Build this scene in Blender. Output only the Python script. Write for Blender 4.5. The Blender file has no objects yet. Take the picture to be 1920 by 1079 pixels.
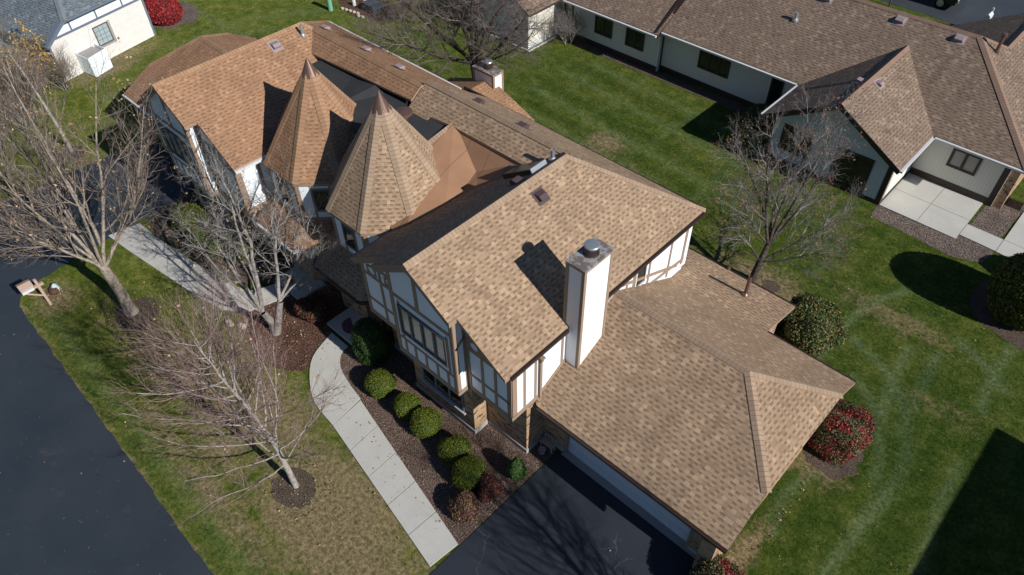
import bpy, math, random
import numpy as np
from mathutils import Vector, Matrix
R = math.radians
scene = bpy.context.scene
COL = scene.collection

# ------------------------------------------------------------------ camera
CAM_H = 22.2
YAW, PITCH, ROLL, FPX = R(134.04327766), R(45.77409739), R(1.07325596), 1386.167
def cam_axes():
    y, p, r = YAW, PITCH, ROLL
    f = Vector((math.cos(p)*math.cos(y), math.cos(p)*math.sin(y), -math.sin(p)))
    rt = Vector((math.sin(y), -math.cos(y), 0)); dn = f.cross(rt)
    x = math.cos(r)*rt + math.sin(r)*dn
    d = -math.sin(r)*rt + math.cos(r)*dn
    return x, d, f
cx_, cd_, cf_ = cam_axes()
cam_d = bpy.data.cameras.new('camera'); cam = bpy.data.objects.new('camera', cam_d); COL.objects.link(cam)
cam_d.sensor_width = 36; cam_d.lens = FPX/1920*36; cam_d.clip_end = 2000; cam_d.clip_start = 0.5
M = Matrix((( cx_.x, -cd_.x, -cf_.x, 0), (cx_.y, -cd_.y, -cf_.y, 0), (cx_.z, -cd_.z, -cf_.z, CAM_H), (0, 0, 0, 1)))
cam.matrix_world = M
scene.camera = cam
# ------------------------------------------------------------------ sky, sun, exposure
SUN_AZ, SUN_EL = R(2.0), R(32.6)          # azimuth from +X, counter-clockwise
w = bpy.data.worlds.new('World'); scene.world = w; w.use_nodes = True
nt = w.node_tree; bg = nt.nodes['Background']
sky = nt.nodes.new('ShaderNodeTexSky'); sky.sky_type = 'NISHITA'; sky.sun_disc = False
sky.sun_elevation = SUN_EL; sky.sun_rotation = R(90) - SUN_AZ
sky.air_density = 1.0; sky.dust_density = 0.0; sky.ozone_density = 3.5
tint = nt.nodes.new('ShaderNodeMix'); tint.data_type = 'RGBA'; tint.blend_type = 'MULTIPLY'; tint.inputs[0].default_value = 1.0; tint.inputs[7].default_value = (.88, 1.0, 1.12, 1)
nt.links.new(sky.outputs[0], tint.inputs[6]); nt.links.new(tint.outputs[2], bg.inputs[0]); bg.inputs[1].default_value = 0.054
sl = bpy.data.lights.new('sun', 'SUN'); sl.energy = 4.9; sl.angle = R(0.5); sl.color = (1.0, 0.955, 0.89)
so = bpy.data.objects.new('sun', sl); COL.objects.link(so)
sd = Vector((math.cos(SUN_EL)*math.cos(SUN_AZ), math.cos(SUN_EL)*math.sin(SUN_AZ), math.sin(SUN_EL)))
so.rotation_euler = sd.to_track_quat('Z', 'Y').to_euler(); so.location = (30, 0, 40)
scene.view_settings.view_transform = 'Standard'; scene.view_settings.look = 'None'
scene.view_settings.exposure = 0.12; scene.view_settings.gamma = 1
scene.cycles.max_bounces = 5; scene.cycles.diffuse_bounces = 3; scene.cycles.glossy_bounces = 3
scene.cycles.transparent_max_bounces = 6

# ------------------------------------------------------------------ node helper
class NT:
    def __init__(s, name, rough=0.85, spec=0.3):
        s.m = bpy.data.materials.new(name); s.m.use_nodes = True
        s.t = s.m.node_tree; s.b = s.t.nodes['Principled BSDF']
        s.b.inputs['Roughness'].default_value = rough
        s.b.inputs['Specular IOR Level'].default_value = spec
    def n(s, ty, ins=None, **kw):
        nd = s.t.nodes.new(ty)
        for k, v in kw.items(): setattr(nd, k, v)
        if ins:
            for k, v in ins.items(): s.put(nd.inputs[k], v)
        return nd
    def put(s, sock, v):
        if hasattr(v, 'is_output') or isinstance(v, bpy.types.NodeSocket): s.t.links.new(v, sock)
        else: sock.default_value = v
    def math(s, op, a, b=0.0, c=None, clamp=False):
        nd = s.t.nodes.new('ShaderNodeMath'); nd.operation = op; nd.use_clamp = clamp
        s.put(nd.inputs[0], a); s.put(nd.inputs[1], b)
        if c is not None: s.put(nd.inputs[2], c)
        return nd.outputs[0]
    def mix(s, f, a, b, bt='MIX'):
        nd = s.t.nodes.new('ShaderNodeMix'); nd.data_type = 'RGBA'; nd.blend_type = bt
        s.put(nd.inputs[0], f); s.put(nd.inputs[6], a if not isinstance(a, tuple) else (*a[:3], 1)); s.put(nd.inputs[7], b if not isinstance(b, tuple) else (*b[:3], 1))
        return nd.outputs[2]
    def noise(s, vec, scale, detail=3, rough=0.6):
        nd = s.n('ShaderNodeTexNoise', {'Scale': scale, 'Detail': detail, 'Roughness': rough}); s.put(nd.inputs['Vector'], vec)
        return nd.outputs[0]
    def white(s, vec, dim='3D'):
        nd = s.t.nodes.new('ShaderNodeTexWhiteNoise'); nd.noise_dimensions = dim
        s.put(nd.inputs['Vector'], vec); return nd.outputs['Value']
    def ramp(s, f, stops, interp='LINEAR'):
        nd = s.t.nodes.new('ShaderNodeValToRGB'); nd.color_ramp.interpolation = interp
        cr = nd.color_ramp
        while len(cr.elements) < len(stops): cr.elements.new(0.5)
        for e, (p, c) in zip(cr.elements, stops):
            e.position = p; e.color = (*c[:3], 1) if isinstance(c, tuple) else (c, c, c, 1)
        s.put(nd.inputs[0], f); return nd.outputs[0]
    def comb(s, x, y, z=0.0):
        nd = s.t.nodes.new('ShaderNodeCombineXYZ'); s.put(nd.inputs[0], x); s.put(nd.inputs[1], y); s.put(nd.inputs[2], z); return nd.outputs[0]
    def sep(s, v):
        nd = s.t.nodes.new('ShaderNodeSeparateXYZ'); s.put(nd.inputs[0], v); return nd.outputs
    def uv(s): return s.n('ShaderNodeTexCoord').outputs['UV']
    def obj(s): return s.n('ShaderNodeNewGeometry').outputs['Position']
    def color(s, c): s.put(s.b.inputs['Base Color'], c if not isinstance(c, tuple) else (*c[:3], 1))
    def bump(s, h, dist, strength=1.0):
        nd = s.n('ShaderNodeBump', {'Distance': dist, 'Strength': strength}); s.put(nd.inputs['Height'], h)
        s.put(s.b.inputs['Normal'], nd.outputs[0])

def plain(name, c, rough=0.7, spec=0.3, var=0.08, scale=6.0, metal=0.0):
    m = NT(name, rough, spec); p = m.obj()
    f = m.noise(p, scale, 4)
    m.color(m.mix(f, tuple(x*(1-var) for x in c), tuple(x*(1+var) for x in c)))
    m.b.inputs['Metallic'].default_value = metal
    return m.m

def shingle(name, light, mid, dark, tone=1.0, tooth=0.135, contrast=1.0):
    m = NT(name, 0.95, 0.12); u = m.sep(m.uv())
    ex = 0.145
    v = m.math('DIVIDE', u[1], ex); row = m.math('FLOOR', v); fv = m.math('FRACT', v)
    rr = m.white(m.comb(row, 3.7))
    u2 = m.math('ADD', m.math('DIVIDE', u[0], tooth), m.math('MULTIPLY', rr, 2.0))
    u2 = m.math('ADD', u2, m.math('MULTIPLY', m.noise(m.comb(m.math('MULTIPLY', u[0], 1.7), m.math('MULTIPLY', row, 7.31)), 1.0, 1), 2.2)); col = m.math('FLOOR', u2); fu = m.math('FRACT', u2)
    rnd = m.white(m.comb(col, row, 1.0)); rnd2 = m.white(m.comb(m.math('FLOOR', m.math('DIVIDE', u2, 1.0)), row, 5.0))
    par = m.math('MODULO', m.math('ADD', col, 4000.0), 2.0)
    flip = m.math('LESS_THAN', rnd, 0.10)
    isT = m.math('MAXIMUM', par, flip)
    base = m.ramp(rnd2, [(0.0, light), (0.5, mid), (0.8, light), (1.0, tuple((a_+b_)/2 for a_, b_ in zip(mid, dark)))])
    teeth = m.mix(m.math('MULTIPLY', m.math('GREATER_THAN', rnd2, 0.62), 0.55*contrast), base, dark)
    teeth = m.mix(m.math('LESS_THAN', rnd2, 0.15), teeth, tuple(min(1, x*1.12) for x in light))
    gap = m.mix(m.ramp(fv, [(0.0, 0.0), (0.4, 0.12), (0.68, 0.62), (1.0, 1.0)]), tuple(x*1.04 for x in light), tuple(x*(1-.38*contrast) for x in dark))
    c = m.mix(isT, gap, teeth)
    line = m.math('LESS_THAN', fv, 0.10)
    c = m.mix(m.math('MULTIPLY', line, 0.4), c, tuple(x*0.35 for x in dark))
    p = m.obj()
    g = m.noise(p, 1.1, 4, 0.65)
    c = m.mix(1.0, c, m.ramp(g, [(0.25, 0.82), (0.5, 1.0), (0.75, 1.1)]), 'MULTIPLY')
    stk = m.noise(m.comb(m.math('MULTIPLY', u[0], 2.2), m.math('MULTIPLY', u[1], .28)), 1.0, 4, .65)
    c = m.mix(1.0, c, m.ramp(stk, [(0.3, 0.86), (0.5, 1.0), (0.72, 1.08)]), 'MULTIPLY')
    gr = m.noise(p, 160, 2, 0.7)
    c = m.mix(1.0, c, m.ramp(gr, [(0.3, 0.78*tone), (0.7, 1.18*tone)]), 'MULTIPLY')
    m.color(c)
    h = m.math('ADD', m.math('MULTIPLY', isT, 0.5), m.math('MULTIPLY', m.math('SUBTRACT', 1.0, fv), 0.7))
    h = m.math('ADD', h, m.math('MULTIPLY', gr, 0.25))
    m.bump(h, 0.012, 0.8)
    return m.m

def capmat(name, light, dark):
    m = NT(name, 0.95, 0.12); u = m.sep(m.uv())
    v = m.math('DIVIDE', u[1], 0.145); row = m.math('FLOOR', v); fv = m.math('FRACT', v)
    r = m.white(m.comb(m.math('FLOOR', m.math('DIVIDE', row, 2.0)), 2.0)); r2 = m.white(m.comb(row, 9.0))
    c = m.mix(m.math('ADD', m.math('MULTIPLY', r, 0.7), m.math('MULTIPLY', r2, 0.3)), light, dark)
    c = m.mix(m.math('MULTIPLY', m.math('LESS_THAN', fv, 0.12), 0.55), c, tuple(x*0.4 for x in dark))
    gr = m.noise(m.obj(), 160, 2, 0.7)
    c = m.mix(1.0, c, m.ramp(gr, [(0.3, 0.8), (0.7, 1.15)]), 'MULTIPLY')
    m.color(c); m.bump(m.math('SUBTRACT', 1.0, fv), 0.012, 0.8)
    return m.m

def brick(name, stops, mortar, w=0.21, h=0.072, rough=0.9, darkp=0.2):
    m = NT(name, rough, 0.2); u = m.sep(m.uv())
    v = m.math('DIVIDE', u[1], h); row = m.math('FLOOR', v); fv = m.math('FRACT', v)
    off = m.math('MULTIPLY', m.math('MODULO', row, 2.0), 0.5)
    u2 = m.math('ADD', m.math('DIVIDE', u[0], w), off); col = m.math('FLOOR', u2); fu = m.math('FRACT', u2)
    rnd = m.white(m.comb(col, row, 2.0))
    c = m.ramp(rnd, stops)
    mo = m.math('MAXIMUM', m.math('LESS_THAN', fv, 0.14), m.math('LESS_THAN', fu, 0.05))
    c = m.mix(mo, c, mortar)
    n = m.noise(m.obj(), 30, 3)
    c = m.mix(1.0, c, m.ramp(n, [(0.3, 0.85), (0.7, 1.12)]), 'MULTIPLY')
    m.color(c); m.bump(m.math('SUBTRACT', 1.0, mo), 0.008, 0.7)
    return m.m

MT = {}
MT['new'] = shingle('shingle_tan', (.385, .275, .185), (.335, .232, .153), (.26, .175, .115))
MT['old'] = shingle('shingle_rust', (.345, .205, .125), (.315, .18, .108), (.255, .14, .082), contrast=0.62)
MT['newcap'] = capmat('shingle_cap_tan', (.39, .285, .20), (.29, .205, .145))
MT['oldcap'] = capmat('shingle_cap_rust', (.40, .26, .16), (.29, .165, .095))
MT['newcap2'] = capmat('shingle_hip_tan', (.385, .285, .20), (.30, .215, .15)); MT['oldcap2'] = capmat('shingle_hip_rust', (.375, .235, .145), (.29, .165, .098))
MT['ranch'] = shingle('shingle_brown', (.255, .19, .145), (.20, .145, .108), (.145, .10, .075), tooth=0.17, contrast=0.7)
MT['ranchcap'] = capmat('shingle_cap_brown', (.28, .19, .145), (.24, .16, .12))
MT['grey'] = shingle('shingle_grey', (.19, .225, .25), (.155, .185, .21), (.10, .12, .14), tooth=0.2, contrast=0.9)
MT['greycap'] = capmat('shingle_cap_grey', (.20, .23, .25), (.16, .19, .21))
MT['brick'] = brick('brick_tan', [(0.0, (.07, .045, .035)), (0.12, (.12, .075, .05)), (0.25, (.40, .26, .15)), (0.6, (.47, .31, .18)), (0.85, (.38, .23, .13)), (1.0, (.50, .36, .22))], (.42, .34, .26))
MT['whitebrick'] = brick('brick_painted', [(0, (.72, .70, .67)), (1, (.80, .78, .75))], (.60, .58, .55))
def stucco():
    m = NT('stucco_white_blued', .9, .2); p = m.obj(); x = m.sep(p); f = m.noise(p, 70, 3, .8)
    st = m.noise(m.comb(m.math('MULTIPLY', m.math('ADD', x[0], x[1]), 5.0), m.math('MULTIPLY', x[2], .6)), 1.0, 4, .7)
    c = m.mix(m.ramp(st, [(.55, 0.0), (.8, .35)]), (.76, .82, .88), (.60, .60, .58)); c = m.mix(1.0, c, m.ramp(f, [(.3, .93), (.7, 1.03)]), 'MULTIPLY')  # blue of the shaded facade put into the white base colour
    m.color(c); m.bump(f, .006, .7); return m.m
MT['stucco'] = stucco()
MT['trim'] = plain('trim_taupe', (.30, .215, .155), 0.75, 0.3, 0.08, 9)
MT['darktrim'] = plain('trim_dark', (.045, .030, .026), 0.5, 0.4, 0.1)
MT['slate'] = plain('trim_slate', (.13, .16, .21), 0.6, 0.3, 0.06)
MT['gutter'] = plain('gutter_white', (.62, .62, .62), 0.45, 0.4, 0.05)
MT['gutterbrown'] = plain('gutter_brown', (.035, .020, .016), 0.4, 0.5, 0.1)
MT['metal'] = plain('galvanised', (.42, .45, .48), 0.35, 0.5, 0.15, 8, 0.6)
MT['ventpl'] = plain('vent_brown', (.085, .055, .058), 0.55, 0.4, 0.1)
MT['ventlt'] = plain('vent_greybrown', (.30, .24, .24), 0.55, 0.4, 0.1)
MT['copper'] = plain('finial_brown', (.16, .095, .075), 0.35, 0.5, 0.2, 3, 0.4)
MT['conc'] = None
def concrete(name, c, joint=None):
    m = NT(name, 0.9, 0.2); p = m.obj()
    a = m.noise(p, 0.9, 5, 0.6); b = m.noise(p, 45, 3, 0.7)
    col = m.mix(a, tuple(x*0.82 for x in c), tuple(x*1.12 for x in c))
    col = m.mix(1.0, col, m.ramp(b, [(0.3, 0.9), (0.7, 1.08)]), 'MULTIPLY')
    st = m.noise(p, 3.2, 4, 0.7)
    col = m.mix(m.ramp(st, [(0.62, 0.0), (0.75, 0.35)]), col, tuple(x*0.6 for x in c))
    sp = m.n('ShaderNodeTexVoronoi', {'Scale': 3.0}); m.put(sp.inputs['Vector'], p)
    col = m.mix(m.ramp(sp.outputs['Distance'], [(0.035, 0.75), (0.06, 0.0)]), col, (.08, .06, .045))
    m.color(col); m.bump(b, 0.004, 0.5); return m.m
MT['conc'] = concrete('concrete', (.50, .49, .455))
MT['concdark'] = concrete('concrete_old', (.34, .325, .32))
MT['found'] = concrete('concrete_foundation', (.40, .40, .40))
def asphalt(name, c, speck=0.5, seed=0.0):
    m = NT(name, 0.62, 0.35); p = m.obj()
    a = m.noise(p, 0.35, 4, 0.6); b = m.noise(p, 90, 2, 0.8)
    col = m.mix(a, tuple(x*0.8 for x in c), tuple(x*1.25 for x in c))
    col = m.mix(1.0, col, m.ramp(b, [(0.3, 0.7), (0.7, 1.35)]), 'MULTIPLY')
    vo = m.n('ShaderNodeTexVoronoi', {'Scale': 9.0, 'Randomness': 1.0}); m.put(vo.inputs['Vector'], p)
    sepc = m.n('ShaderNodeSeparateColor'); m.put(sepc.inputs[0], vo.outputs['Color'])
    rad = m.math('MULTIPLY', m.math('POWER', sepc.outputs[0], 3.5), 0.22*speck)
    spot = m.math('LESS_THAN', vo.outputs['Distance'], rad)
    col = m.mix(m.math('MULTIPLY', spot, m.math('POWER', sepc.outputs[1], 2.5)), col, (.17, .18, .185))
    gp = m.ramp(m.noise(p, .55, 3, .6), [(.66, 0.0), (.74, 1.0)]); gg = m.math('GREATER_THAN', m.noise(p, 38, 2, .8), .56)
    col = m.mix(m.math('MULTIPLY', m.math('MULTIPLY', gp, gg), .5*speck), col, (.22, .165, .11))
    vo2 = m.n('ShaderNodeTexVoronoi', {'Scale': 0.55}, feature='DISTANCE_TO_EDGE'); 
    wv = m.n('ShaderNodeVectorMath', operation='ADD'); m.put(wv.inputs[0], p)
    nz = m.n('ShaderNodeTexNoise', {'Scale': 1.3, 'Detail': 4}); m.put(nz.inputs['Vector'], p); m.put(wv.inputs[1], nz.outputs['Color'])
    m.put(vo2.inputs['Vector'], wv.outputs[0])
    gate = m.ramp(m.noise(p, 0.28, 2), [(0.56, 0.0), (0.62, 1.0)])
    crack = m.math('MULTIPLY', m.ramp(vo2.outputs['Distance'], [(0.004, 1.0), (0.009, 0.0)]), gate)
    col = m.mix(m.math('MULTIPLY', crack, 0.3), col, (.16, .16, .17))
    d2 = m.noise(p, 2.2, 5, .7); col = m.mix(m.ramp(d2, [(.6, 0.0), (.75, .16)]), col, tuple(x*2.0+.008 for x in c))
    m.color(col); m.bump(b, 0.004, 0.6)
    m.put(m.b.inputs['Roughness'], m.ramp(a, [(0.3, 0.5), (0.7, 0.75)]))
    return m.m
MT['road'] = asphalt('asphalt_road', (.029, .038, .050), 1.0)
MT['drive'] = asphalt('asphalt_sealed', (.021, .027, .038), 0.35)
MT['farroad'] = asphalt('asphalt_far', (.045, .052, .062), 0.3)
def mulch(name, c1, c2, c3, sc=28):
    m = NT(name, 0.95, 0.15); p = m.obj()
    vo = m.n('ShaderNodeTexVoronoi', {'Scale': sc}); m.put(vo.inputs['Vector'], p)
    sc_ = m.n('ShaderNodeSeparateColor'); m.put(sc_.inputs[0], vo.outputs['Color'])
    col = m.ramp(sc_.outputs[0], [(0, c1), (0.55, c2), (0.93, c2), (1.0, c3)])
    n = m.noise(p, 1.5, 4); col = m.mix(1.0, col, m.ramp(n, [(0.3, 0.75), (0.7, 1.2)]), 'MULTIPLY')
    col = m.mix(m.ramp(vo.outputs['Distance'], [(0.25, 0.0), (0.7, 0.85)]), col, tuple(x*0.25 for x in c1))
    m.color(col); m.bump(m.math('SUBTRACT', 1.0, vo.outputs['Distance']), 0.03, 0.9); return m.m
MT['gravel'] = mulch('mulch_stone', (.155, .105, .085), (.245, .17, .135), (.55, .44, .35))
MT['gravel2'] = mulch('gravel_ranch', (.17, .13, .11), (.26, .21, .18), (.50, .43, .37), 22)
MT['soil'] = mulch('soil', (.125, .095, .075), (.195, .15, .118), (.32, .245, .19), 35)
MT['litter'] = mulch('leaf_litter', (.12, .065, .048), (.20, .11, .08), (.36, .20, .12), 24)

# ------------------------------------------------------------------ mesh helper
class MB:
    def __init__(s): s.v = []; s.f = []; s.mi = []; s.uv = []
    def face(s, pts, mi=0, uv=None):
        b = len(s.v); s.v.extend([tuple(p) for p in pts]); s.f.append(tuple(range(b, b+len(pts)))); s.mi.append(mi); s.uv.append(uv); return s
    def box(s, x0, x1, y0, y1, z0, z1, mi=0):
        a = [(x0,y0,z0),(x1,y0,z0),(x1,y1,z0),(x0,y1,z0),(x0,y0,z1),(x1,y0,z1),(x1,y1,z1),(x0,y1,z1)]
        for q in ((0,3,2,1),(4,5,6,7),(0,1,5,4),(1,2,6,5),(2,3,7,6),(3,0,4,7)): s.face([a[i] for i in q], mi)
        return s
    def obox(s, o, U, V, W, mi=0):           # oriented box from a corner and three edge vectors
        o, U, V, W = map(Vector, (o, U, V, W))
        a = [o, o+U, o+U+V, o+V, o+W, o+U+W, o+U+V+W, o+V+W]
        for q in ((0,3,2,1),(4,5,6,7),(0,1,5,4),(1,2,6,5),(2,3,7,6),(3,0,4,7)): s.face([a[i] for i in q], mi)
        return s
    def prism(s, pts, d, mi=0, mside=None, mbot=None):   # polygon extruded by vector d
        d = Vector(d); p = [Vector(q) for q in pts]; q = [a+d for a in p]; n = len(p)
        s.face(p, mi); s.face(q[::-1], mi if mbot is None else mbot)
        for i in range(n): s.face([p[i], q[i], q[(i+1) % n], p[(i+1) % n]], mi if mside is None else mside)
        return s
    def lathe(s, c, prof, n=16, mi=0, ph=0.0, axis=None):
        c = Vector(c)
        rings = []
        if axis is None: X, Y, Z = Vector((1,0,0)), Vector((0,1,0)), Vector((0,0,1))
        else:
            Z = Vector(axis).normalized(); X = Z.orthogonal().normalized(); Y = Z.cross(X)
        for r, z in prof: rings.append([c + Z*z + (X*math.cos(ph+2*math.pi*i/n) + Y*math.sin(ph+2*math.pi*i/n))*r for i in range(n)])
        for a, b in zip(rings, rings[1:]):
            for i in range(n): s.face([a[i], a[(i+1) % n], b[(i+1) % n], b[i]], mi)
        if prof[0][0] > 1e-4: s.face(rings[0][::-1], mi)
        if prof[-1][0] > 1e-4: s.face(rings[-1], mi)
        return s
    def tube(s, pts, r, n=6, mi=0):
        pts = [Vector(p) for p in pts]; rings = []
        for i, p in enumerate(pts):
            d = (pts[min(i+1, len(pts)-1)] - pts[max(i-1, 0)]).normalized(); X = d.orthogonal().normalized(); Y = d.cross(X)
            rr = r[i] if isinstance(r, (list, tuple)) else r
            rings.append([p + (X*math.cos(2*math.pi*k/n) + Y*math.sin(2*math.pi*k/n))*rr for k in range(n)])
        for a, b in zip(rings, rings[1:]):
            for i in range(n): s.face([a[i], a[(i+1) % n], b[(i+1) % n], b[i]], mi)
        s.face(rings[0][::-1], mi); s.face(rings[-1], mi)
        return s
    def build(s, name, mats, parent=None, smooth=False, loc=None):
        me = bpy.data.meshes.new(name); me.from_pydata(s.v, [], s.f)
        if not isinstance(mats, (list, tuple)): mats = [mats]
        for m in mats: me.materials.append(MT[m] if isinstance(m, str) else m)
        me.polygons.foreach_set('material_index', s.mi)
        ul = me.uv_layers.new(name='UVMap'); data = np.zeros(len(me.loops)*2)
        k = 0
        for f, uv in zip(s.f, s.uv):
            P = [Vector(s.v[i]) for i in f]
            if uv is None:
                n = Vector((0, 0, 0))
                for i in range(len(P)): n += (P[i]-P[0]).cross(P[(i+1) % len(P)]-P[0])
                n = n.normalized() if n.length > 1e-12 else Vector((0, 0, 1))
                if abs(n.z) > 0.995: U, V = Vector((1, 0, 0)), Vector((0, 1, 0))
                else:
                    if n.z < 0: n = -n
                    U = Vector((0, 0, 1)).cross(n).normalized(); V = n.cross(U)
                    if abs(n.z) < 1e-4: V = Vector((0, 0, 1))
                for p in P: data[k] = p.dot(U); data[k+1] = p.dot(V); k += 2
            else:
                for a in uv: data[k], data[k+1] = a; k += 2
        ul.data.foreach_set('uv', data)
        if smooth: me.polygons.foreach_set('use_smooth', [True]*len(me.polygons))
        me.update()
        o = bpy.data.objects.new(name, me); COL.objects.link(o)
        if parent is not None:
            o.parent = parent; o.matrix_parent_inverse = Matrix.Identity(4)
            wl = world_loc(parent); me.transform(Matrix.Translation(-wl))
        return o
def world_loc(o):
    l = Vector(o.location)
    while o.parent: o = o.parent; l += Vector(o.location)
    return l
def thing(name, label, cat, loc=(0, 0, 0), group=None):
    o = bpy.data.objects.new(name, None); COL.objects.link(o); o.location = loc
    o.empty_display_size = 0.3; o['label'] = label; o['category'] = cat
    if group: o['group'] = group
    return o
def tag(o, label=None, cat=None, group=None, kind=None):
    if label: o['label'] = label
    if cat: o['category'] = cat
    if group: o['group'] = group
    if kind: o['kind'] = kind
    return o
def struct(o): o['kind'] = 'structure'; return o

class WallP:      # a vertical wall plane: (u along, z up, d outward)
    def __init__(s, o, u, n): s.o = Vector(o); s.u = Vector(u).normalized(); s.n = Vector(n).normalized()
    def p(s, u, z, d=0.0): return s.o + s.u*u + Vector((0, 0, z)) + s.n*d
    def box(s, mb, u0, u1, z0, z1, d0, d1, mi=0): return mb.obox(s.p(u0, z0, d0), s.u*(u1-u0), Vector((0, 0, z1-z0)), s.n*(d1-d0), mi)
    def bar(s, mb, u0, z0, u1, z1, w, d0=-0.01, d1=0.025, mi=0):
        a = Vector((u0, z0)); b = Vector((u1, z1)); t = (b-a).normalized(); n = Vector((-t.y, t.x))*w/2
        q = [a-n, b-n, b+n, a+n]
        return mb.prism([s.p(x.x, x.y, d0) for x in q], s.n*(d1-d0), mi)
    def ring(s, mb, u, z, ru, rz, w, d0=-0.01, d1=0.03, n=20, mi=0):
        for i in range(n):
            a, b = 2*math.pi*i/n, 2*math.pi*(i+1)/n
            q = [(u+ru*math.cos(a), z+rz*math.sin(a)), (u+(ru+w)*math.cos(a), z+(rz+w)*math.sin(a)), (u+(ru+w)*math.cos(b), z+(rz+w)*math.sin(b)), (u+ru*math.cos(b), z+rz*math.sin(b))]
            mb.prism([s.p(x, y, d0) for x, y in q], s.n*(d1-d0), mi)

glass = NT('window_glass', 0.06, 0.6); glass.color((.012, .016, .020)); MT['glass'] = glass.m
def curtain_glass():
    m = NT('glass_blinds', 0.12, 0.6); u = m.sep(m.uv())
    l = m.math('LESS_THAN', m.math('FRACT', m.math('DIVIDE', u[1], 0.05)), 0.18)
    n = m.noise(m.obj(), 3.0, 3)
    c = m.mix(m.math('MULTIPLY', l, 0.5), m.mix(n, (.22, .22, .20), (.36, .35, .31)), (.10, .10, .095)); m.color(c); return m.m
MT['blind'] = curtain_glass()

def window(wp, u0, u1, z0, z1, parent, panes=2, fw=0.07, fm='darktrim', gm='glass', grid=None, depth=0.05, d0=0.0, name='window', sash=None):
    f = MB()
    wp.box(f, u0, u1, z0, z0+fw, d0, d0+depth); wp.box(f, u0, u1, z1-fw, z1, d0, d0+depth)
    wp.box(f, u0, u0+fw, z0+fw, z1-fw, d0, d0+depth); wp.box(f, u1-fw, u1, z0+fw, z1-fw, d0, d0+depth)
    for i in range(1, panes):
        u = u0+(u1-u0)*i/panes; wp.box(f, u-fw*0.55, u+fw*0.55, z0+fw, z1-fw, d0, d0+depth*0.9)
    fo = f.build(name, fm, parent)
    g = MB(); wp.box(g, u0+fw*0.5, u1-fw*0.5, z0+fw*0.5, z1-fw*0.5, d0-0.02, d0+0.012); g.build('pane', gm, fo)
    if grid:
        g = MB(); nu, nz = grid; W = (u1-u0)/panes
        for k in range(panes):
            a, b = u0+W*k+fw, u0+W*(k+1)-fw
            for i in range(1, nu): x = a+(b-a)*i/nu; wp.box(g, x-0.009, x+0.009, z0+fw, z1-fw, d0+0.012, d0+0.022)
            for j in range(1, nz): z = z0+fw+(z1-z0-2*fw)*j/nz; wp.box(g, a, b, z-0.009, z+0.009, d0+0.0125, d0+0.021)
        g.build('muntin', sash or fm, fo)
    return fo

def cap(mb, p0, p1, n1, n2, w=0.15, lift=0.02, mi=0):
    p0, p1 = Vector(p0), Vector(p1); e = (p1-p0); L = e.length; e.normalize()
    n1, n2 = Vector(n1).normalized(), Vector(n2).normalized()
    s1 = e.cross(n1); s1 *= (1 if s1.z < 0 else -1); s2 = e.cross(n2); s2 *= (1 if s2.z < 0 else -1)
    if abs(s1.z) < 1e-6 and abs(s2.z) < 1e-6: s2 = -s1
    up = (n1+n2).normalized()*(lift+0.012)
    for sd_, n in ((s1, n1), (s2, n2)):
        a, b, c, d = p0+up, p1+up, p1+sd_*w+n*lift, p0+sd_*w+n*lift
        mb.face([a, b, c, d], mi, [(0, 0), (0, L), (w, L), (w, 0)])
        mb.face([d, c, c-n*(lift+0.01), d-n*(lift+0.01)], mi, [(0, 0), (0, L), (0.02, L), (0.02, 0)])
def capo(mat, parent, p0, p1, n1, n2, w=.15, lift=.02):
    m = MB(); cap(m, p0, p1, n1, n2, w, lift); return m.build('ridge_cap', mat, parent)
def pn(a, b, c):
    n = (Vector(b)-Vector(a)).cross(Vector(c)-Vector(a)).normalized(); return n if n.z > 0 else -n
def slab(pts, top, t=0.13, name='roof', parent=None, side='trim', bot=None):
    m = MB(); m.prism(pts, (0, 0, -t), 0, 1, 1); return m.build(name, [top, side], parent)

def roof_vent(parent, c, n, ew, mat='ventpl', s=0.34, h=0.16, name='roof_vent'):
    """low box vent on a slope: c centre, n slope normal, ew horizontal direction"""
    c, n, e = Vector(c), Vector(n).normalized(), Vector(ew).normalized(); up = n.cross(e).normalized()
    if up.z < 0: up = -up
    m = MB(); a = s/2
    m.obox(c-e*(a+.09)-up*(a+.11), e*(2*a+.18), up*(2*a+.2), n*0.012, 1)
    q = [c-up*a, c-up*a+n*h, c-up*(a*0.1)+n*h*1.05, c+up*a+n*0.03, c+up*a]
    m.prism([p-e*a for p in q], e*2*a, 0)
    return m.build(name, [mat, mat], parent)
def pipe(parent, c, r, h, mat='metal', collar='metal', name='pipe_vent', ax=(0, 0, 1)):
    m = MB(); m.lathe(c, [(r*2.2, -0.05), (r*2.0, 0.05), (r*1.05, 0.12), (r, 0.14), (r, h), (r*0.8, h), (r*0.8, h-0.05)], 14)
    return m.build(name, [mat], parent, False)

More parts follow.
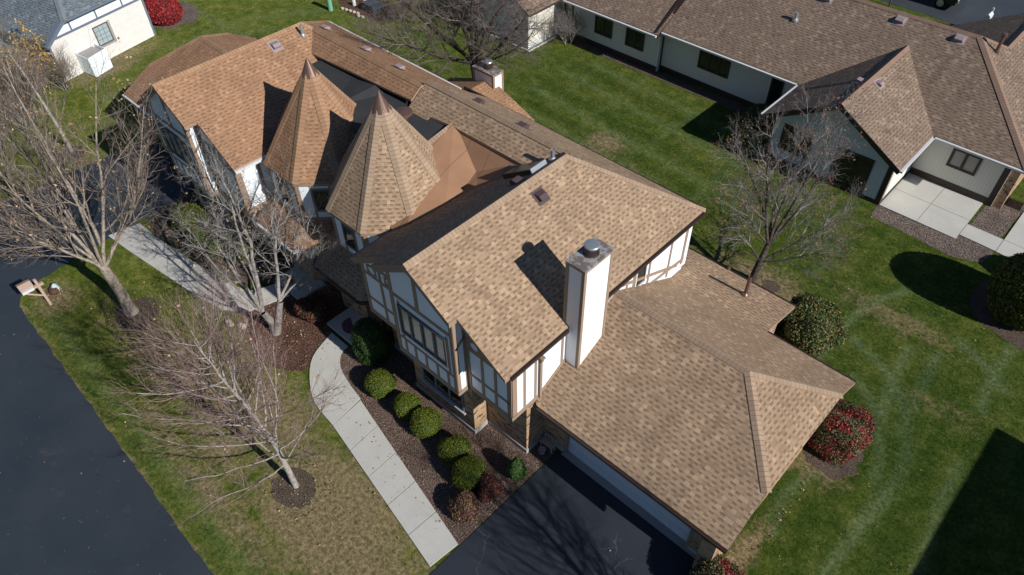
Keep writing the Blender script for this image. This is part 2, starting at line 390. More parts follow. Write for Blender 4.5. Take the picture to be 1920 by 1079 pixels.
def flue(parent, c, r=0.2, h=0.3):
    m = MB(); m.lathe(c, [(r*.95, 0), (r*1.1, 0.03), (r*.95, .05), (r*.95, h*.85)], 24, 1)
    m.lathe((c[0], c[1], c[2]+h*.82), [(r*1.06, 0), (r*1.08, .05), (r*1.0, .075), (r*.55, .085), (0.001, .088)], 24, 0)
    for i in range(24):
        a = 2*math.pi*i/24; m.obox((c[0]+r*.97*math.cos(a), c[1]+r*.97*math.sin(a), c[2]+.05), (.012, 0, 0), (0, .012, 0), (0, 0, h*.8), 2)
    return m.build('flue_cap', ['metal', 'darktrim', 'ventpl'], parent, False)
def rust():
    m = NT('chimney_cap_rust', 0.5, 0.4); p = m.obj(); n = m.noise(p, 4.0, 5, 0.7)
    m.color(m.ramp(n, [(0.35, (.17, .18, .20)), (0.48, (.24, .18, .14)), (0.56, (.48, .48, .50)), (0.68, (.24, .20, .17))])); m.b.inputs['Metallic'].default_value = 0.3; return m.m
MT['rust'] = rust()
def lap(name, c):
    m = NT(name, 0.6, 0.3); u = m.sep(m.uv()); f = m.math('FRACT', m.math('DIVIDE', u[1], 0.19))
    m.color(m.mix(m.math('MULTIPLY', m.math('LESS_THAN', f, 0.06), 0.35), c, tuple(x*.6 for x in c))); m.bump(m.math('SUBTRACT', 1, f), 0.012, .6); return m.m
MT['lap'] = lap('siding_lap', (.80, .80, .80))
def groove(name, c, pitch=0.15):
    m = NT(name, 0.8, 0.2); u = m.sep(m.uv()); f = m.math('FRACT', m.math('DIVIDE', u[0], pitch))
    g = m.math('LESS_THAN', f, 0.08); n = m.noise(m.obj(), 1.2, 3)
    m.color(m.mix(m.math('MULTIPLY', g, 0.4), m.mix(n, tuple(x*.93 for x in c), tuple(x*1.05 for x in c)), tuple(x*.4 for x in c))); m.bump(m.math('SUBTRACT', 1, g), 0.01, .6); return m.m
MT['ranchwall'] = groove('siding_cream', (.72, .70, .62))

def chimney(parent, x0, x1, y0, y1, zb, zt, flue_r=0.2):
    body = MB(); body.box(x0, x1, y0, y1, zb, zt-0.02); b = body.build('chimney', 'lap', parent)
    t = MB(); w = 0.09; e = 0.022
    for (xa, xb) in ((x0-e, x0+w), (x1-w, x1+e)):
        for (ya, yb) in ((y0-e, y0+w), (y1-w, y1+e)): t.box(xa, xb, ya, yb, zb, zt-0.02)
    t.box(x0-e+.003, x1+e-.003, y0-e+.003, y1+e-.003, zt-0.12, zt-0.03)
    t.build('corner_board', 'trim', b)
    c = MB(); c.box(x0-.04, x1+.04, y0-.04, y1+.04, zt-.03, zt+.012); c.build('chimney_cap', 'rust', b)
    flue(b, ((x0+x1)/2, (y0+y1)/2+.05, zt+.01), flue_r*1.15, 0.36)
    return b

# ================================================================== TOWNHOUSE
E_, RZ, PI_ = 5.1, 7.53, 0.657
town = thing('townhouse', 'large two-storey townhouse with tan and rust shingle roofs, twin conical towers and half-timbered walls', 'house', (-20.1, 13.5, 0))
XM = -20.155
def unit(mir, roofm, capm, gut):
    X = (lambda x: 2*XM - x) if mir else (lambda x: x)
    s = -1 if mir else 1
    def P(x, y, z): return (X(x), y, z)
    def zr(x): return E_+(-9.15-x)*PI_
    def zl(x): return E_+(x+16.55)*PI_
    YE, YJ, YC = (19.27, 15.7, 16.0) if mir else (19.5, 16.0, 16.33)
    J = P(-12.85, YJ, RZ)
    # --- wing roof planes
    right = [P(-9.15, 9.1, E_), P(-9.15, YE, E_), J, P(-12.85, 8.8, RZ), P(-11.08, 8.8, zr(-11.08)), P(-11.08, 9.1, zr(-11.08))]
    left = [P(-16.55, 9.3, E_), P(-14.55, 9.3, zl(-14.55)), P(-14.55, 8.8, zl(-14.55)), P(-12.85, 8.8, RZ), J, P(-13.2, YC, 7.3), P(-16.55, YC, E_)]
    r1 = slab(right, roofm, 0.14, 'roof', town); slab(left, roofm, 0.14, 'roof', town)
    nr, nl, nb = pn(*[P(-9.15, 9, E_), P(-9.15, 12, E_), P(-12.85, 9, RZ)]), pn(*[P(-16.55, 9, E_), P(-16.55, 12, E_), P(-12.85, 9, RZ)]), Vector((0, .57, .82))
    capo(capm, r1, P(-12.85, 8.8, RZ), J, nr, nl, 0.16)
    capo(capm, r1, J, P(-9.15, YE, E_), nr, nb, 0.15)
    capo(capm, r1, J, P(-13.2, YC, 7.3), nl, nb, 0.15)
    
    # gutters along eaves
    g = MB()
    xa, xb = sorted((X(-9.15), X(-9.15)+s*0.10))
    g.box(xa, xb, 9.3, 11.85, E_-.15, E_-.03, 0); g.box(xa, xb, 13.25, YE, E_-.15, E_-.03, 0)
    g.build('gutter', gut, town)
    g = MB(); xa, xb = sorted((X(-16.55), X(-16.55)-s*0.10)); g.box(xa, xb, 9.3, 15.0, E_-.15, E_-.03)
    g.build('gutter', 'slate' if not mir else 'gutter', town)
    # --- upper walls
    b = MB(); zt = E_-.2
    b.prism([P(-16.2, 9.44, 2.63), P(-9.22, 9.44, 2.63), P(-9.22, 9.44, zr(-9.22)-.18), P(-12.85, 9.44, RZ-.18), P(-16.2, 9.44, zl(-16.2)-.18)], (0, 6.4, 0)); xa, xb = sorted((X(-16.2), X(-9.22))); b.box(xa, xb, 15.84, 18.68, 2.63, 4.93)
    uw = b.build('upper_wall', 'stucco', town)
    b = MB(); b.prism([P(-14.05, 8.98, 2.63), P(-11.15, 8.98, 2.63), P(-11.15, 8.98, zr(-11.15)-.17), P(-12.85, 8.98, RZ-.18), P(-14.05, 8.98, zl(-14.05)-.17)], (0, .5, 0))
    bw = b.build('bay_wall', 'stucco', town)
    # timber trim on main facade (left and right of the bay), bay, sides
    F = WallP(P(0, 9.44, 0), (s, 0, 0), (0, -1, 0))
    t = MB()
    F.bar(t, -16.2, 2.73, -9.2, 2.73, .2); F.bar(t, -16.12, 2.8, -16.12, 5.1, .16); F.bar(t, -9.31, 2.8, -9.31, 4.95, .18)
    F.bar(t, -16.1, 3.47, -14.0, 3.47, .1); F.bar(t, -11.2, 3.47, -9.3, 3.47, .1)
    F.bar(t, -15.2, 2.8, -15.2, 5.6, .12, d1=.027)
    for x in (-10.46, -9.89): F.bar(t, x, 2.8, x, 5.6 if x < -10 else 5.3, .1, d1=.027)
    F.bar(t, -11.07, 2.8, -11.07, 6.0, .14, d1=.027); F.bar(t, -14.13, 2.8, -14.13, 6.0, .14, d1=.027)
    F.bar(t, -16.1, 4.72, -14.0, 4.72, .1, d1=.028); F.bar(t, -11.15, 4.72, -9.3, 4.72, .1, d1=.028)
    for x in (-15.62, -14.72): F.ring(t, x, 5.0, .17, .17, .07)
    for x in (-10.76, -10.17): F.ring(t, x, 5.0, .17, .17, .07)
    F.bar(t, -11.1, 5.3, -10.0, 5.3, .1, d1=.029); F.bar(t, -15.3, 5.3, -14.1, 5.3, .1, d1=.029)
    # corner pieces in the circle friezes
    for a in (-15.62, -14.72, -10.76, -10.17):
        for dx in (-.25, .25):
            for dz in (-.22, .22): F.bar(t, a+dx, 5.0+dz*.5, a+dx*.5, 5.0+dz, .05, d1=.024)
    # barge boards
    F.bar(t, -9.15, E_-.2, -11.1, zr(-11.1)-.2, .16, d0=.0, d1=.1); F.bar(t, -16.55, E_-.2, -14.5, zl(-14.5)-.2, .16, d0=.0, d1=.1)
    t.build('timber_trim', 'trim', uw)
    B = WallP(P(0, 8.98, 0), (s, 0, 0), (0, -1, 0))
    t = MB()
    B.bar(t, -14.05, 2.73, -11.15, 2.73, .2); B.bar(t, -13.97, 2.8, -13.97, 6.5, .16); B.bar(t, -11.23, 2.8, -11.23, 6.1, .16)
    B.bar(t, -13.9, 5.5, -11.3, 5.5, .14); B.bar(t, -12.72, 5.5, -12.72, 7.2, .15, d1=.027)
    B.bar(t, -13.9, 3.5, -11.3, 3.5, .09, d1=.023)
    for x in (-13.62, -13.15, -12.62, -12.08, -11.58): B.bar(t, x, 2.8, x, 3.5, .09, d1=.027)
    B.bar(t, -13.68, 3.45, -13.68, 5.3, .1, d1=.02); B.bar(t, -11.46, 3.45, -11.46, 5.3, .1, d1=.02)
    B.bar(t, -11.08, zr(-11.08)-.22, -12.86, RZ-.22, .17, d0=0, d1=.14); B.bar(t, -14.55, zl(-14.55)-.22, -12.84, RZ-.22, .17, d0=0, d1=.145)
    for xs, sg in ((-11.15, 1), (-14.05, -1)):
        S_ = WallP(P(xs, 0, 0), (0, 1, 0), (sg*s, 0, 0))
        S_.bar(t, 8.97, 2.73, 9.44, 2.73, .2); S_.bar(t, 9.03, 2.8, 9.03, 6.15, .13); S_.bar(t, 9.38, 2.8, 9.38, 6.15, .1); S_.bar(t, 9.0, 4.9, 9.42, 5.25, .1)
    t.build('timber_trim', 'trim', bw)
    window(B, -13.72, -11.5, 3.82, 5.18, town, 4, .09, 'slate' if False else 'trimdark2', 'leaded', None, .06)
    # soffit under the bay roof step (lit board at the step)
    t = MB(); xa, xb = sorted((X(-11.08), X(-11.08)+s*.03)); t.box(xa, xb, 8.8, 9.32, zr(-11.08)-.2, zr(-11.08)-.0)
    t.build('fascia', 'trim', bw)
    # side wall timber (outer side)
    S_ = WallP(P(-9.22, 0, 0), (0, 1, 0), (s, 0, 0)); t = MB()
    S_.bar(t, 9.42, 2.73, 10.6, 2.73, .2)
    S_.bar(t, 9.55, 2.8, 9.55, 4.95, .2)
    for y in (10.0, 10.5): S_.bar(t, y, 2.7, y, 4.95, .1, d1=.023)
    S_.bar(t, 10.55, 2.72, 11.9, 3.45, .14, d1=.03)
    S_.bar(t, 11.75, 3.3, 11.75, 4.95, .1)
    t.build('timber_trim', 'trim', uw); t = MB()
    for y in (13.4, 15.05, 15.45, 16.35, 17.65, 18.6): S_.bar(t, y, 3.0, y, 4.95, .1 if y < 18 else .14)
    S_.bar(t, 14.46, 4.86, 18.3, 3.38-.25, .12, d1=.03); S_.bar(t, 14.4, 4.85, 13.2, 4.2, .12, d1=.03); S_.bar(t, 15.4, 3.6, 18.68, 3.2, .13, d1=.033)
    dsp = MB(); S_.box(dsp, 10.62, 10.72, 2.7, 4.6, .03, .1); dsp.build('downspout', 'trim', town)
    t.build('timber_trim', 'trim', uw)
    if not mir:
        window(S_, 15.5, 16.15, 3.9, 4.8, town, 1, .07, 'gutter', 'glass')
        m = MB(); S_.box(m, 10.62, 10.74, 4.55, 4.7, .02, .14); S_.box(m, 10.6, 10.76, 4.7, 4.76, .02, .18); m.build('floodlight', 'trim', town)
    if mir:  # inner-side lit wall of the rust-roofed wing
        S2 = WallP(P(-16.2, 0, 0), (0, 1, 0), (-s, 0, 0)); t = MB()
        S2.bar(t, 9.42, 2.73, 12.5, 2.73, .2); S2.bar(t, 9.55, 2.8, 9.55, 5.0, .24); S2.bar(t, 10.45, 2.8, 10.45, 5.0, .12); S2.bar(t, 12.3, 2.8, 12.3, 5.0, .12)
        t.build('timber_trim', 'trim', uw)
    # --- brick ground floor
    b = MB()
    def bx(x0, x1, y0, y1, z0, z1, mi=0):
        a, c2 = sorted((X(x0), X(x1))); b.box(a, c2, y0, y1, z0, z1, mi)
    bx(-16.1, -9.22, 10.1, 18.6, 0, 2.66); bx(-14.1, -11.06, 9.45, 10.1, 0, 2.66)
    gx1 = -2.36 if not mir else 2*XM+36.7
    bx(-9.22, -8.27, 11.0, 11.3, 0, 2.62); bx(-3.27, gx1, 11.0, 11.3, 0, 2.62); bx(-8.27, -3.27, 11.001, 11.3, 2.2, 2.62)
    bx(-9.22, gx1, 11.35, 17.7, 0, 2.6); bx(-9.22, -9.0, 11.3, 11.36, 0, 2.6); bx(gx1-.25, gx1, 11.3, 11.36, 0, 2.6)
    bx(-9.8, -5.5, 17.7, 19.85, 0, 2.35)
    bx(gx1-.45, gx1, 10.55, 10.999, 0, 2.5)
    # gable triangle under garage end
    bw_ = b.build('brick_wall', 'brick', town)
    def fx(*bs):
        f = MB()
        for x0, x1, y0, y1, z1 in bs: a, c2 = sorted((X(x0), X(x1))); f.box(a, c2, y0, y1, 0, z1)
        f.build('foundation', 'found', town)
    fx((-14.14, -11.02, 9.41, 9.6, .2), (-11.1, -11.02, 9.59, 10.09, .2), (-11.05, -9.18, 10.06, 10.2, .2), (-9.24, -9.18, 10.19, 10.98, .2), (-9.2, -8.3, 10.96, 11.01, .22))
    fx((-16.14, -14.13, 10.06, 10.2, .2)); fx((-3.25, gx1+.03, 10.96, 11.01, .22))
    G = WallP(P(0, 9.45, 0), (s, 0, 0), (0, -1, 0))
    window(G, -13.62, -11.52, .92, 2.3, town, 3, .07, 'slate', 'glass', None, .04)
    m = MB(); G.box(m, -13.7, -11.45, .80, .86, 0, .09); m.build('window_sill', 'found', town)
    # garage door, apron
    D = WallP(P(0, 11.12, 0), (s, 0, 0), (0, -1, 0)); m = MB()
    D.box(m, -8.2, -3.34, .02, 2.15, -.04, 0)
    for k in range(4):
        z0 = .04+k*.53
        for j in range(8):
            u0 = -8.2+.06+j*.6; D.box(m, u0, u0+.5, z0+.07, z0+.46, 0, .018)
        D.box(m, -8.2, -3.34, z0+.5, z0+.512, -.001, .006)
    m.build('garage_door', 'gdoor', town)
    m = MB(); D.box(m, -8.3, -8.2, 0, 2.2, -.02, .14); D.box(m, -3.34, -3.24, 0, 2.2, -.02, .14); D.box(m, -8.3, -3.24, 2.15, 2.25, -.02, .14)
    m.build('door_frame', 'trim', town)
    # garage roof
    zf = lambda y: 2.6+(y-10.4)*.517
    A, Bk, ZK, YB = 10.4, 18.1, 4.7, 14.46
    xe = -2.03 if not mir else 2*XM+37.0
    xp = -4.29 if not mir else 2*XM+35.3
    yj, zj = 12.1, zf(12.1); yk = 16.35; sl_b = (ZK-2.65)/(18.1-YB); zk = ZK-(yk-YB)*sl_b; zk = zj; yk = YB+(ZK-zj)/sl_b
    front = [P(-9.05, A, 2.6), P(xe, A, 2.6), P(xe, yj, zj), P(xp, YB, ZK), P(-9.3, YB, ZK), P(-9.3, 10.55, zf(10.55))]
    end = [P(xe, yj, zj), P(xe, yk, zk), P(xp, YB, ZK)]
    xl = -5.25
    back = [P(-9.9, YB, ZK), P(xp, YB, ZK), P(xe, yk, zk), P(xe, 18.1, 2.65), P(xl, 18.1, 2.65), P(-5.2, 20.1, 2.65-2*sl_b*.55), P(-9.9, 20.1, 2.65-2*sl_b*.55)]
    g1 = slab(front, roofm, .12, 'garage_roof', town, 'gutterbrown' if not mir else 'trim'); slab(end, roofm, .12, 'garage_roof', town)
    # back plane in two parts: main slope and the lower rear room
    b1 = [P(-9.9, YB, ZK), P(xp, YB, ZK), P(xe, yk, zk), P(xe, 18.1, 2.65), P(-9.9, 18.1, 2.65)]
    slab(b1, roofm, .12, 'garage_roof', town)
    b2 = [P(-9.9, 18.1, 2.65), P(xl, 18.1, 2.65), P(-5.2, 20.15, 2.35), P(-9.9, 20.15, 2.35)]
    slab(b2, roofm, .12, 'garage_roof', town)
    nf, nk, ne = pn(*front[:3]), pn(*b1[:3]), pn(*end)
    capo(capm, g1, P(-9.2, YB, ZK), P(xp, YB, ZK), nf, nk, .15); capo(capm, g1, P(xp, YB, ZK), P(xe, yj, zj), nf, ne, .15); capo(capm, g1, P(xp, YB, ZK), P(xe, yk, zk), nk, ne, .15)
    
    g = MB(); xa, xb = sorted((X(-9.0), X(xe))); g.box(xa, xb, A-.1, A-.005, 2.49, 2.575); g.build('gutter', 'gutterbrown' if not mir else 'gutter', town)
    g = MB(); xa, xb = sorted((X(xl), X(xe))); g.box(xa, xb, 18.105, 18.2, 2.5, 2.62); xa, xb = sorted((X(-9.8), X(-5.2))); g.box(xa, xb, 20.155, 20.25, 2.22, 2.33)
    g.build('gutter', 'gutterbrown', town)
    # gable end wall under the clipped gable
    b = MB(); yy = [(11.0, zf(11.0)-.14), (yj, zj-.14), (yk, zk-.14), (17.7, 2.7)]
    xw = gx1
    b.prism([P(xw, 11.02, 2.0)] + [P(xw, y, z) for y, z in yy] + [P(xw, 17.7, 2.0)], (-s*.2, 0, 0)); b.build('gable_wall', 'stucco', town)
    return X, s
MT['trimdark2'] = plain('window_frame_bluegrey', (.10, .095, .10), .6, .3)
def leaded():
    m = NT('leaded_glass', 0.15, 0.6); u = m.sep(m.uv())
    a = m.math('LESS_THAN', m.math('FRACT', m.math('DIVIDE', u[0], 0.135)), 0.1); b = m.math('LESS_THAN', m.math('FRACT', m.math('DIVIDE', u[1], 0.2)), 0.07)
    n = m.noise(m.obj(), 5, 3); c = m.mix(n, (.24, .235, .21), (.46, .45, .41))
    c = m.mix(m.math('MULTIPLY', m.math('MAXIMUM', a, b), .6), c, (.08, .08, .08)); m.color(c); return m.m
MT['leaded'] = leaded()
MT['gdoor'] = plain('garage_door_paint', (.62, .64, .67), 0.55, .3, .02)
unit(False, 'new', 'newcap', 'gutterbrown')
unit(True, 'old', 'oldcap', 'gutter')

# --- cross roof between the wings
sb = (RZ-E_)/3.5
def zb(y): return E_+(19.5-y)*sb
XL, XR_, XS = -27.46, -12.85, -20.1
rearL = [(2*XM+9.15, 19.27, E_), (XS, 19.27, E_), (XS, 16.0, 7.3), (XL+.35, 16.0, 7.3), (XL, 15.7, RZ)]
rearR = [(XS, 19.5, E_+.06), (-9.15, 19.5, E_), (XR_, 16.0, RZ), (XR_-.35, 16.33, zb(16.33)), (XS, 16.33, zb(16.33)+.06)]
slab(rearL, 'old', .14, 'roof', town); slab(rearR, 'new', .16, 'roof', town)
fz = lambda y, o=0: zb(16.33)-.66*(16.33-y)+o
frontL = [(XL-.5, 16.33, fz(16.33)), (XS, 16.33, fz(16.33)), (XS, 15.42, fz(15.42)), (XL-.5, 15.25, fz(15.25))]
fo = lambda y: 7.3-.66*(16.0-y)
cr = slab([(XL-.5, 16.0, fo(16.0)), (XS, 16.0, fo(16.0)), (XS, 15.4, fo(15.4)), (XL-.5, 15.1, fo(15.1))], 'old', .09, 'roof', town)
cn = slab([(XS-.02, 16.33, fz(16.33, .07)), (XR_, 16.33, fz(16.33, .07)), (XR_, 15.4, fz(15.4, .07)), (-17.9, 15.4, fz(15.4, .07)), (-19.0, 15.3, fz(15.3, .07)), (-19.0, 15.1, fz(15.1, .07)), (XS-.02, 15.1, fz(15.1, .07))], 'new', .1, 'roof', town, 'trim')
capo('oldcap', cr, (XL+.35, 16.0, 7.3), (XS, 16.0, 7.3), (0, -.55, .83), (0, .57, .82), .15); 
capo('newcap', cn, (XS, 16.33, fz(16.33, .08)), (XR_-.3, 16.33, fz(16.33, .08)), (0, -.55, .83), (0, .57, .82), .17); 
g = MB(); g.box(2*XM+9.15, XS-1.5, 19.275, 19.37, E_-.15, E_-.02); g.build('gutter', 'gutter', town)
g = MB(); g.box(XS-1.5, -9.15, 19.505, 19.6, E_-.15, E_-.02); g.build('gutter', 'gutterbrown', town)
# rear and centre walls of the block
b = MB(); b.box(-31.1, -16.0, 10.9, 19.2, 0, 2.6, 1); b.box(-28, -9.3, 13.6, 19.1, 2.6, 4.95, 0)
b.build('core_wall', ['stucco', 'brick'], town)
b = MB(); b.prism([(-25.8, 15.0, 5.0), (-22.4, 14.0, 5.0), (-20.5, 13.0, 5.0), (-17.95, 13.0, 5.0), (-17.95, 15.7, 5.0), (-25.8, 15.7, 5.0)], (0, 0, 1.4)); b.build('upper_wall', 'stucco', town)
# flat roof membranes
mm = NT('membrane_black', .8, .3); p_ = mm.obj(); mm.color(mm.mix(mm.noise(p_, 1.5, 5, .6), (.022, .024, .027), (.048, .050, .052))); MT['memblack'] = mm.m
def brownmem():
    m = NT('membrane_brown', .95, .15); p = m.obj(); u = m.sep(p); n = m.noise(p, 60, 3, .8); a = m.noise(p, .8, 4)
    c = m.mix(n, (.26, .145, .085), (.36, .21, .13)); c = m.mix(1.0, c, m.ramp(a, [(.3, .85), (.7, 1.08)]), 'MULTIPLY')
    t = m.math('ADD', u[0], m.math('MULTIPLY', u[1], 0.12)); l = m.math('LESS_THAN', m.math('FRACT', m.math('DIVIDE', t, 1.0)), .025)
    m.color(m.mix(m.math('MULTIPLY', l, .6), c, (.10, .055, .035))); return m.m
MT['membrown'] = brownmem()
b = MB(); b.prism([(-25.75, 15.25, 6.6), (-25.75, 14.75, 6.6), (-22.5, 13.9, 6.6), (-20.5, 12.9, 6.6), (-17.95, 12.9, 6.6), (-17.95, 15.6, 6.6), (-20.0, 15.6, 6.6)], (0, 0, -.17))
b.face([(-23.6, 15.2, 6.61), (-22.1, 15.25, 6.82), (-22.4, 13.4, 6.61)]); b.face([(-22.1, 15.25, 6.82), (-21.6, 15.3, 6.61), (-22.4, 13.4, 6.61)])
b.build('flat_roof', 'memblack', town)
V0, V1, V2 = (-17.9, 15.6, 6.84), (-16.0, 14.78, 5.92), (-14.2, 15.6, 6.80)
b = MB()
DZ = (-17.9, 14.0, 6.5); LW = (-15.4, 12.6, 5.5)
b.face([V0, V1, LW, DZ]); b.face([V0, V2, V1]); b.face([V1, V2, (-14.2, 13.2, 5.9), LW]); b.face([DZ, LW, (-15.6, 10.8, 5.1), (-17.9, 11.6, 5.3)])
b.face([V0, DZ, (-17.9, 14.0, 6.3), (-17.9, 15.6, 6.3)])
b.build('flat_roof', 'membrown', town)
capo('newcap', cn, (-17.93, 15.5, 6.79), (-17.93, 14.0, 6.55), (.3, 0, .95), (-.6, 0, .8), .16); 

# --- towers
def tower(cx, cy, roofm, capm, base_ap=3.3, AP=2.4, za=9.0):
    R8 = math.cos(math.pi/8)
    def ring(ap, z, n=8): return [Vector((cx+ap/R8*math.cos(R(22.5+45*i)), cy+ap/R8*math.sin(R(22.5+45*i)), z)) for i in range(8)]
    ze = 5.0
    lo, ap_ = ring(AP, ze), Vector((cx, cy, za))
    m = MB()
    for i in range(8): m.face([lo[i], lo[(i+1) % 8], ap_], 0)
    lo2 = ring(AP, ze-.12); [m.face([lo[i], lo2[i], lo2[(i+1) % 8], lo[(i+1) % 8]], 1) for i in range(8)]; m.face(lo2, 1)
    t = m.build('tower_roof', [roofm, 'trim'], town)
    for i in range(8):
        n1, n2 = pn(lo[i-1], lo[i], ap_), pn(lo[i], lo[(i+1) % 8], ap_); L = (ap_-lo[i])
        capo(capm+'2', t, lo[i], lo[i]+L*.93, n1, n2, .19, .02)
    
    f = MB(); f.lathe((cx, cy, za-.52), [(.36, 0), (.345, .02), (.01, .72)], 20); f.build('finial', 'copper', t, True)
    wl = MB(); w0, w1 = ring(2.26, 2.9), ring(2.26, ze-.1)
    for i in range(8): wl.face([w0[i], w0[(i+1) % 8], w1[(i+1) % 8], w1[i]])
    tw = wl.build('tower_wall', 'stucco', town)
    # trim and windows on the three street-side facets
    tr = MB()
    for k, ang in enumerate((-135, -90, -45, 0, 180)):
        n = Vector((math.cos(R(ang)), math.sin(R(ang)), 0)); u = Vector((-n.y, n.x, 0)); wp = WallP(Vector((cx, cy, 0))+n*2.26, u, n); hw = 2.26*math.tan(math.pi/8)
        wp.bar(tr, -hw, 3.2, hw, 3.2, .18, d1=.03); wp.bar(tr, -hw+.07, 3.2, -hw+.07, 4.9, .14); wp.bar(tr, hw-.07, 3.2, hw-.07, 4.9, .14)
        wp.bar(tr, -hw, 4.88, hw, 4.88, .1, d1=.028)
        if ang in (-90, -45):
            for x in (-.36, .36): wp.bar(tr, x, 3.25, x, 4.88, .08, d1=.026)
            wp.bar(tr, -.36, 3.62, .36, 3.62, .09, d1=.027); wp.bar(tr, -.36, 4.68, .36, 4.68, .08, d1=.027)
            window(wp, -.33, .33, 3.66, 4.65, town, 1, .06, 'trimdark2', 'glass', None, .05)
    tr.build('timber_trim', 'trim', tw)
    # skirt roof
    a, b_ = ring(3.26, 2.5), ring(2.26, 3.18)
    m = MB(); idx = (4, 5, 6, 7, 3) 
    for i in (3, 4, 5, 6, 7): m.face([a[i], a[(i+1) % 8], b_[(i+1) % 8], b_[i]], 0); q = [v-Vector((0, 0, .12)) for v in (a[i], a[(i+1) % 8])]; m.face([a[i], a[(i+1) % 8], q[1], q[0]], 1)
    m.face([v-Vector((0, 0, .12)) for v in a], 1)
    sk = m.build('skirt_roof', [roofm, 'trim'], town)
    for i in (4, 5, 6, 7): capo(capm, sk, a[i], b_[i], pn(a[i-1], a[i], b_[i]), pn(a[i], a[(i+1) % 8], b_[i]), .13, .015)
    
    g = MB()
    for i in (4, 5, 6): 
        d = (a[(i+1) % 8]-a[i]); n = Vector((d.y, -d.x, 0)).normalized(); g.obox(a[i]+Vector((0, 0, -.14))-d*0, d, n*.1, (0, 0, .12))
    g.build('gutter', 'gutterbrown' if roofm == 'new' else 'gutter', town)
    m = MB(); q0, q1 = ring(2.6, 0), ring(2.6, 2.45)
    for i in range(8): m.face([q0[i], q0[(i+1) % 8], q1[(i+1) % 8], q1[i]])
    m.build('brick_wall', 'brick', town)
tower(-18.35, 12.75, 'new', 'newcap'); tower(-22.45, 12.72, 'old', 'oldcap', AP=2.34, za=8.72)
# entry doors, in the dark trim colour
for x in (-17.0, -23.6):
    m = MB(); m.box(x-.5, x+.5, 10.0, 10.06, .1, 2.15); d_ = m.build('door', 'darktrim', town)
    m = MB(); m.box(x+.36, x+.42, 9.95, 10.0, 1.0, 1.12); m.build('handle', 'metal', d_)

# --- chimneys
chimney(town, -9.36, -8.70, 11.93, 13.19, 2.6, 7.76, .19)
# rear extension with its own chimney
slab([(-23.2, 18.8, 3.5), (-23.2, 22.75, 3.5), (-20.3, 22.75, 2.4), (-20.3, 18.8, 2.4)], 'old', .12, 'rear_roof', town)
slab([(-23.2, 18.8, 3.5), (-23.2, 22.75, 3.5), (-26.1, 22.75, 2.4), (-26.1, 18.8, 2.4)], 'old', .12, 'rear_roof', town)
slab([(-21.2, 19.2, 2.75), (-21.2, 21.4, 2.75), (-15.5, 21.4, 2.2), (-15.5, 19.2, 2.2)], 'old', .12, 'rear_roof', town)
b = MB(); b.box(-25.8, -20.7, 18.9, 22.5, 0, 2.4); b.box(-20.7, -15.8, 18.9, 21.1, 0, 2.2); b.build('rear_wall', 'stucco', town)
chimney(town, -23.99, -22.63, 22.38, 23.04, 0.0, 4.0, .18)

# --- roof furniture (positions found on each slope)
NR = Vector((.549, 0, .836)); NLf = Vector((-.549, 0, .836)); NF = Vector((0, -.55, .83)); NB = Vector((0, .57, .82))
def onpl(px, py, p0, n):
    d = Vector((cx_*(px-960)/FPX + cd_*(py-539.5)/FPX + cf_)); C = Vector((0, 0, CAM_H)); t = (Vector(p0)-C).dot(n)/d.dot(n); return C+d*t
pr_ = (-9.15, 12, E_)
roof_vent(town, onpl(1013, 368, pr_, NR), NR, (0, 1, 0))
roof_vent(town, onpl(970, 342, (-16.55, 12, E_), NLf), NLf, (0, 1, 0))
pR = (-15, 19.5, E_+.03)
for q in ((897, 193), (979, 238)): roof_vent(town, onpl(*q, pR, NB), NB, (1, 0, 0))
pLr = (2*XM+16.55, 12, E_)
roof_vent(town, onpl(516, 86, pLr, NR), NR, (0, 1, 0), 'ventlt')
for q, mt in (((686, 93), 'ventlt'), ((749, 127), 'ventlt'), ((610, 53), 'ventlt')): roof_vent(town, onpl(*q, (-25, 19.27, E_), NB), NB, (1, 0, 0), mt, .3, .13)
pipe(town, onpl(568, 68, pLr, NR), .06, .5)
pipe(town, onpl(1036, 300, (-16.55, 12, E_), NLf), .07, .42)
pipe(town, onpl(1397, 553, (-5.25, 18.1, 2.65), Vector((0, .145, .99))), .07, .95, 'copper', name='plumbing_stack')
pipe(town, onpl(1366, 505, (-5.25, 18.1, 2.65), Vector((0, .145, .99))), .035, .3, 'copper')
# black round vent on the flat roof
m = MB(); m.lathe((-19.75, 14.7, 6.59), [(.16, 0), (.16, .2), (.36, .22), (.34, .3), (.05, .36)], 20); m.build('roof_vent', 'copper', town, False)
# skylight on the shaded slope
a0, a1 = onpl(946, 335, (-16.55, 12, E_), NLf), onpl(1010, 305, (-16.55, 12, E_), NLf)
upv = Vector((.836, 0, .549)); e = Vector((0, 1, 0))
pW = (-16.55, 12, E_); c0, c1, c2 = onpl(945, 336, pW, NLf), onpl(991, 331, pW, NLf), onpl(1019, 312, pW, NLf)
uv1, uv2 = c1-c0, c2-c1; uv1 = upv*uv1.length; uv2 = e*uv2.length
m = MB(); m.obox(c0, uv1, uv2, NLf*.16+Vector((0, 0, 0)), 0); sk = m.build('skylight', 'darktrim', town)
MT['pane_reflection'] = plain('skylight_glass', (.17, .17, .12), .25, .6, .35, 9, 0.0)  # mottled olive reflection painted as the pane's diffuse colour
m = MB(); m.obox(c0+NLf*.15+uv1*.06+uv2*.05, uv1*.86, uv2*.9, NLf*.02, 0); m.build('pane', 'pane_reflection', sk)
m = MB(); m.obox(c0+uv1*.97+NLf*.0, upv*.12, uv2, NLf*.19, 0); m.build('flashing', 'metal', sk)
